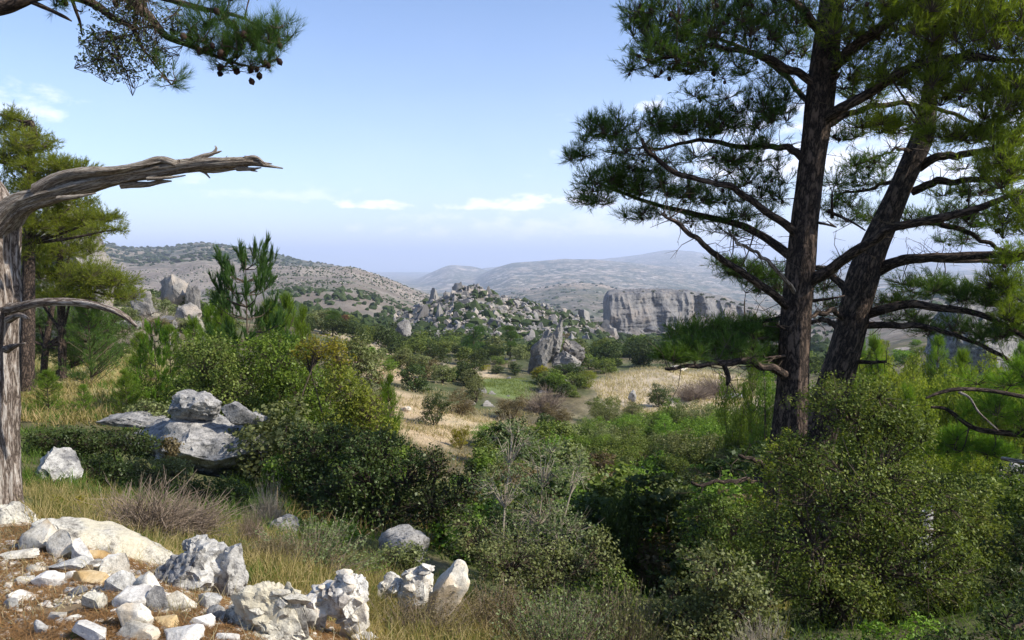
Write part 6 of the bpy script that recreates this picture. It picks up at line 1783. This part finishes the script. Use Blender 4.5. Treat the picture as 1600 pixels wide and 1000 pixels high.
USED = set()
BNAME = {'oak_dark': 'holm_oak_bush', 'oak': 'oak_bush', 'olive': 'olive_bush', 'green': 'green_bush', 'brownish': 'dry_bush', 'scrub': 'scrub_bush', 'bright': 'green_bush'}
BCOL = {'oak_dark': 'dark green', 'oak': 'mid green', 'olive': 'grey green', 'green': 'light green', 'brownish': 'brownish', 'scrub': 'blackish green', 'bright': 'bright green'}
MARKS = [('pointed rock', 872, 560, 108), ('free standing pine', 740, 545, 130), ('green field', 795, 600, 84), ('knoll summit', 733, 460, 350), ('knoll foot', 690, 520, 240), ('rock table', 1040, 500, 500),
         ('left end of the rock table', 960, 520, 490), ('low pine branch', 1100, 560, 200), ('straight pine trunk', 1235, 620, 60), ('leaning trunk', 1330, 560, 80), ('dry field', 1060, 595, 90), ('round dark slope bush', 648, 590, 60),
         ('yellow bush', 505, 550, 36), ('tall young pine', 388, 520, 40), ('jagged pale outcrop', 272, 440, 110), ('low white ledge', 284, 485, 100), ('left meadow', 180, 570, 45), ('gully rocks', 998, 735, 26), ('sparse light tree', 830, 740, 14),
         ('three shaded oaks', 590, 700, 22), ('bright young pines', 1440, 600, 34), ('shaded cliff', 1545, 540, 46), ('right edge', 1600, 620, 50), ('largest oak bush', 1340, 800, 12), ('bare slope', 640, 650, 48), ('small reddish crag', 915, 512, 370), ('open patch', 1060, 790, 22),
         ('rounded pale outcrop', 632, 509, 190), ('dense rounded oak bush', 1500, 780, 13), ('olive like bush', 1090, 670, 36)]


def spot_label(px, D, s, mt, sz, lab):
    best = min(MARKS, key=lambda m_: abs(px - m_[1]) / 90 + abs(math.log(D / m_[3])) * 2.2)
    big = 'large' if s > sz[0] + .68 * (sz[1] - sz[0]) else ('small' if s < sz[0] + .33 * (sz[1] - sz[0]) else 'middling')
    dx = px - best[1]
    side = 'far to the left of' if dx < -55 else 'left of' if dx < -16 else 'far to the right of' if dx > 55 else 'right of' if dx > 16 else 'in line with'
    q_ = D / best[3]
    dd = 'far nearer' if q_ < .6 else 'nearer' if q_ < .78 else 'slightly nearer' if q_ < .93 else 'level with it' if q_ < 1.08 else 'slightly farther' if q_ < 1.28 else 'farther' if q_ < 1.7 else 'far behind it'
    lb = '%s %s bush %s the %s, %s' % (big, BCOL[mt], side, best[0], dd)
    if len(lb.split()) > 16: lb = lb.replace('far to the ', '').replace('in line with', 'near')
    if len(lb.split()) > 16: lb = lb.replace(' of the ', ' of ')
    return lb


def mid_shrubs():
    for (kind, px, py, w, h, mat, lab) in MID:
        nm = 'pine_tree' if kind == 'conifer' else ('dry_bush' if kind == 'twiggy' else 'bush')
        shrub_px(kind, nm, lab, 'pine tree' if kind == 'conifer' else 'bush', px, py, w, h, mat)
    r2 = np.random.default_rng(9)
    # further individuals scattered through the valley, each a bush of its own
    n = 0
    zones = [
     (430, 960, 110, 235, 85, (3.0, 6.0), ['oak_dark', 'oak_dark', 'oak', 'olive'], 'round', 'dark bush of the valley woods before the rocky knoll', 'bushes before the knoll'),
     (930, 1330, 105, 420, 80, (3.5, 7.0), ['oak_dark', 'oak', 'scrub'], 'round', 'dark bush of the woods between the dry field and the rock table', 'bushes before the rock table'),
     (540, 900, 34, 95, 75, (1.4, 3.6), ['olive', 'oak', 'brownish', 'green', 'oak_dark'], 'round', 'small bush on the dry middle slopes', 'bushes on the middle slopes'),
     (720, 1230, 13, 44, 175, (1.3, 2.9), ['oak', 'olive', 'oak_dark', 'green', 'brownish'], 'round', 'waist high bush filling the slope below the dry field', 'bushes below the dry field'),
     (905, 1230, 40, 76, 52, (2.2, 4.2), ['oak', 'olive', 'green', 'oak'], 'round_fine', 'bush on the slope just below the dry field', 'bushes just below the dry field'),
     (400, 760, 17, 40, 16, (1.2, 2.6), ['green', 'oak', 'olive'], 'round', 'bush behind the shaded oaks', 'bushes behind the shaded oaks'),
     (170, 360, 50, 220, 60, (1.5, 4.0), ['oak_dark', 'oak', 'olive', 'brownish'], 'round', 'bush on the rocky left slope', 'bushes on the left slope'),
     (1330, 1700, 30, 160, 50, (1.8, 4.0), ['green', 'oak', 'bright', 'oak'], 'round', 'bush on the right slope beyond the young pines', 'bushes on the right slope'),
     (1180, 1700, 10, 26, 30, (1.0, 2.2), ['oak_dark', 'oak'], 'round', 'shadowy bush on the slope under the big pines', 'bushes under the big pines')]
    for (x0, x1, d0, d1, cnt, sz, mats, kind, lab, grp) in zones:
        k = 0; tries = 0
        while k < cnt and tries < cnt * 40:
            tries += 1
            px = r2.uniform(x0, x1); D = math.exp(r2.uniform(math.log(d0), math.log(d1)))
            # keep the open fields open
            if ((px - 1060) / 130) ** 2 + ((math.log(D) - math.log(92)) / .26) ** 2 < 1: continue
            if ((px - 795) / 55) ** 2 + ((math.log(D) - math.log(84)) / .2) ** 2 < 1: continue
            if ((px - 640) / 55) ** 2 + ((math.log(D) - math.log(58)) / .40) ** 2 < 1: continue
            if ((px - 1070) / 80) ** 2 + ((math.log(D) - math.log(24)) / .22) ** 2 < 1: continue
            s = r2.uniform(*sz)
            p = at_d(px, D)
            if D < 80 and 405 - (p[2] + s * .9) / D * F < np.interp(px, [430, 590, 600, 760, 780, 930, 950, 1200, 1300], [575, 600, 700, 705, 650, 640, 618, 622, 560]): continue
            mt = mats[r2.integers(len(mats))]
            lb_ = spot_label(px, D, s, mt, sz, lab)
            if lb_ in USED: continue
            USED.add(lb_)
            shrub('rough' if D > 150 else kind, BNAME[mt], spot_label(px, D, s, mt, sz, lab), 'bush', p - np.array((0, 0, .05 * s)), s * 1.15, s * r2.uniform(.65, 1.0), mt, group=grp, flat=D > 90)
            k += 1


mid_shrubs()


def far_scrub():
    """hill cover too far and too many to count: low clumps"""
    r2 = np.random.default_rng(12)
    V0, T0 = ico(1)
    def scatter(name, n, x0, x1, d0, d1, s0, s1, mat, kindmat, ok=None, flat=.7, pw=1.0):
        px = r2.uniform(x0, x1, n * 2); D = np.exp(r2.uniform(math.log(d0), math.log(d1), n * 2))
        x = (px - 800) / F * D
        dens = fbm(np.stack([x / 70, D / 110, x * 0], -1), 3)
        keep = dens + r2.normal(size=len(px)) * .3 > -.12
        if ok is not None: keep &= ok(px, D)
        px, D, x = px[keep][:n], D[keep][:n], x[keep][:n]
        z = ground(x, D)
        m_ = len(x)
        s = np.exp(r2.uniform(math.log(s0), math.log(s1), m_)) * (D / d0) ** .25
        jit = 1 + .35 * r2.normal(size=(m_, len(V0), 1)).clip(-1.5, 1.5)
        V = V0[None] * jit * s[:, None, None] * np.array((.5, .5, .5 * flat)) + np.stack([x, D, z + s * .25 * flat], -1)[:, None]
        T = (T0[None] + (np.arange(m_) * len(V0))[:, None, None]).reshape(-1, 3)
        me = new_mesh(name, V.reshape(-1, 3), [T], M[mat], False)
        o = bpy.data.objects.new(name, me); COL.objects.link(o); o['kind'] = 'stuff'
        o['label'] = kindmat
    scatter('scrub', 2000, 420, 1330, 150, 520, 1.6, 4.4, 'scrub', 'dark scrub covering the knoll and the woods before the rock table', flat=.8)
    scatter('scrub', 1500, 560, 960, 215, 371, .6, 1.9, 'scrub', 'scrub between the rocks of the knoll', flat=.8)
    scatter('scrub', 3400, 180, 760, 520, 1080, .7, 2.3, 'scrub', 'dotted scrub on the grey left hill', flat=.8)
    scatter('scrub', 1300, 100, 620, 1200, 2320, 5, 14, 'scrub', 'dark patches of scrub on the far left hill', flat=.5)
    scatter('scrub', 1300, 700, 1700, 560, 2700, 3, 12, 'scrub', 'scrub over the far valley floor', flat=.5)
    scatter('scree', 1800, 180, 760, 600, 1080, .8, 2.6, 'crag', 'pale rocks speckling the grey left hill', flat=.5)
    scatter('scree', 1100, 600, 980, 230, 371, .6, 2.6, 'crag', 'pale rubble on the knoll', flat=.8)


far_scrub()
for (px, tp, w) in [(960, 461, 5), (975, 460, 7), (990, 460, 5), (1005, 459, 6), (1020, 459, 8), (1036, 458, 5), (1050, 459, 6), (1062, 459, 7), (1080, 461, 6), (1095, 464, 8), (1112, 467, 6), (1128, 471, 8), (1142, 475, 6), (1156, 479, 8), (1170, 484, 6), (1104, 468, 7), (1120, 474, 6), (1136, 478, 8)]:
    for q in (0, 26, 52):
        p = W(px + q * .1, tp - 1.0 + q * .02, 528 + q); s = w * pxm(520)
        shrub('rough', 'cliff_top_bush', 'dark shrub on the flat top of the rock table', 'bush', p, s, s * .8, 'scrub', group='shrubs on top of the rock table', flat=True)
for (px, py, w, h) in [(735, 447, 16, 7), (722, 452, 12, 8), (748, 449, 8, 6), (755, 462, 10, 8), (712, 464, 12, 8), (702, 472, 12, 9), (762, 470, 12, 8), (742, 470, 10, 8), (728, 474, 12, 8)]:
    s = pxm(348)
    shrub('rough', 'summit_bush', 'dark shrub growing on the summit rocks of the knoll', 'bush', W(px, py + h * .5, 347), w * s, h * s, 'scrub', group='shrubs on the summit of the knoll', flat=True)


# ------------------------------------------------------------ grass and fallen needles
def blades(name, label, n, region, hgt, wid, mat, lean=.5, seg2=True, lay=False, clump=2.2, thr=-.2):
    """region(k) -> px, D arrays"""
    px, D = region(int(n * 2.2))
    x = (px - 800) / F * D
    cl = fbm(np.stack([x * clump, D * clump, x * 0 + 3], -1), 3)
    keep = cl > thr
    x, D, cl = x[keep][:n], D[keep][:n], cl[keep][:n]
    z = ground(x, D)
    m_ = len(x)
    P = np.stack([x, D, z - .01], -1)
    h = hgt * rng.uniform(.45, 1.25, m_) * (1 + .5 * cl.clip(-.5, .8))
    if lay:
        a = rng.uniform(0, 2 * math.pi, m_); d = np.stack([np.cos(a), np.sin(a), rng.uniform(-.05, .25, m_)], -1)
        P[:, 2] += rng.uniform(.0, .03, m_)
        tip = P + d * h[:, None]
        tip[:, 2] = ground(tip[:, 0], tip[:, 1]) + rng.uniform(0.005, .04, m_)
        w = perp(d, np.tile((0, 0, 1.0), (m_, 1))) * wid
        V = np.stack([P - w, P + w, tip], 1).reshape(-1, 3)
        me = new_mesh(name, V, [np.arange(m_ * 3).reshape(-1, 3)], M[mat])
    else:
        d = unit(rng.normal(size=(m_, 3)) * lean * np.array((1, 1, .2)) + np.array((-.1, 0, 1)))
        mid = P + d * (h * .55)[:, None]
        d2 = unit(d + rng.normal(size=(m_, 3)) * lean * .8 - np.array((0, 0, .25)))
        tip = mid + d2 * (h * .5)[:, None]
        w = perp(d) * (wid * rng.uniform(.6, 1.3, m_))[:, None]
        V = np.stack([P - w, P + w, mid + w * .7, mid - w * .7, tip], 1).reshape(-1, 3)
        b = np.arange(m_)[:, None] * 5
        me = new_mesh(name, V, [b + np.array([[0, 1, 2, 3]]), b + np.array([[3, 2, 4]])], M[mat])
    o = bpy.data.objects.new(name, me); COL.objects.link(o); o['kind'] = 'stuff'; o['label'] = label


def reg(x0, x1, d0, d1, p=1.0, cut=None):
    def f(n):
        px = rng.uniform(x0, x1, n * (3 if cut else 1)); D = np.exp(rng.uniform(math.log(d0), math.log(d1), len(px)))
        if cut is not None:
            k = cut(px, D); px, D = px[k], D[k]
        return px, D
    return f


def bank(px, D):        # the bare stony bank ends where it falls away
    edge = np.interp(px, [-200, 0, 120, 240, 330, 420, 560, 640, 760], [5.6, 5.4, 5.2, 4.9, 4.9, 4.6, 4.5, 4.3, 2.5])
    return D < edge


blades('grass', 'mixed dry and green grass behind the stone pile', 18000, reg(20, 620, 4.6, 12, cut=lambda p, d: ~bank(p, d)), .20, .0032, 'grass', .45)
blades('grass', 'green grass between the dry tufts', 5500, reg(40, 640, 5, 13, cut=lambda p, d: ~bank(p, d)), .15, .0032, 'grass_green', .5, clump=1.2, thr=.05)
blades('grass', 'tall dry grass on the slope at the lower edge', 17000, reg(560, 1250, 3.6, 8.5), .19, .0028, 'grass', .5, thr=-.1)
blades('grass', 'green undergrowth at the lower edge', 7000, reg(600, 1700, 3.6, 12), .16, .0036, 'grass_green', .6, thr=0)
blades('grass', 'pale meadow grass on the left', 12000, reg(-60, 320, 19, 48), .42, .014, 'grass', .45, clump=.5, thr=-.3)
blades('grass', 'green tufts in the left meadow', 4500, reg(-60, 320, 19, 45), .38, .016, 'grass_green', .45, clump=.35, thr=.1)
blades('grass', 'dim grass in the shaded band', 7000, reg(20, 460, 10, 18), .26, .007, 'grass_green', .5, clump=.8)
blades('grass', 'grass of the open patch below the gully rocks', 5000, reg(930, 1180, 17, 32), .34, .012, 'grass', .5, clump=.6, thr=-.3)
blades('grass', 'grass of the small green field', 3500, reg(745, 840, 72, 98, cut=lambda p, d: ((p - 792) / 46) ** 2 + ((np.log(d) - math.log(86)) / .13) ** 2 < 1), .22, .03, 'field_grass', .5, clump=.2, thr=-.3)
blades('dry_grass', 'straw of the dry field', 9000, reg(920, 1230, 66, 118, cut=lambda p, d: ((p - 1065) / 135) ** 2 + ((np.log(d) - math.log(90)) / .27) ** 2 < 1), .55, .035, 'straw', .5, clump=.12, thr=-.5)
blades('dry_grass', 'straw on the bare middle slopes', 9000, reg(560, 860, 38, 110, cut=lambda p, d: ((p - 795) / 48) ** 2 + ((np.log(d) - math.log(84)) / .16) ** 2 > 1), .35, .024, 'straw', .6, clump=.15, thr=.0)
blades('fallen_needles', 'brown pine needles lying between the stones', 36000, reg(-60, 640, 2.7, 5.8, cut=bank), .10, .0021, 'litter', lay=True, clump=1.5, thr=-.6)
blades('green_sprouts', 'green sprouts at the lower left corner', 900, reg(-10, 110, 3.05, 3.35), .045, .006, 'grass_green', .9, clump=3, thr=0)
blades('grass', 'dry blades standing among the stones', 1300, reg(-60, 560, 3.2, 5.4, cut=bank), .12, .0016, 'straw', .6, clump=2, thr=0)

blades('grass', 'dry undergrowth between the bushes of the slope', 15000, reg(420, 1260, 13, 62), .34, .013, 'grass', .6, clump=.5, thr=-.15)
blades('grass', 'green undergrowth between the bushes of the slope', 8000, reg(420, 1700, 12, 60), .30, .014, 'grass_green', .6, clump=.4, thr=0)
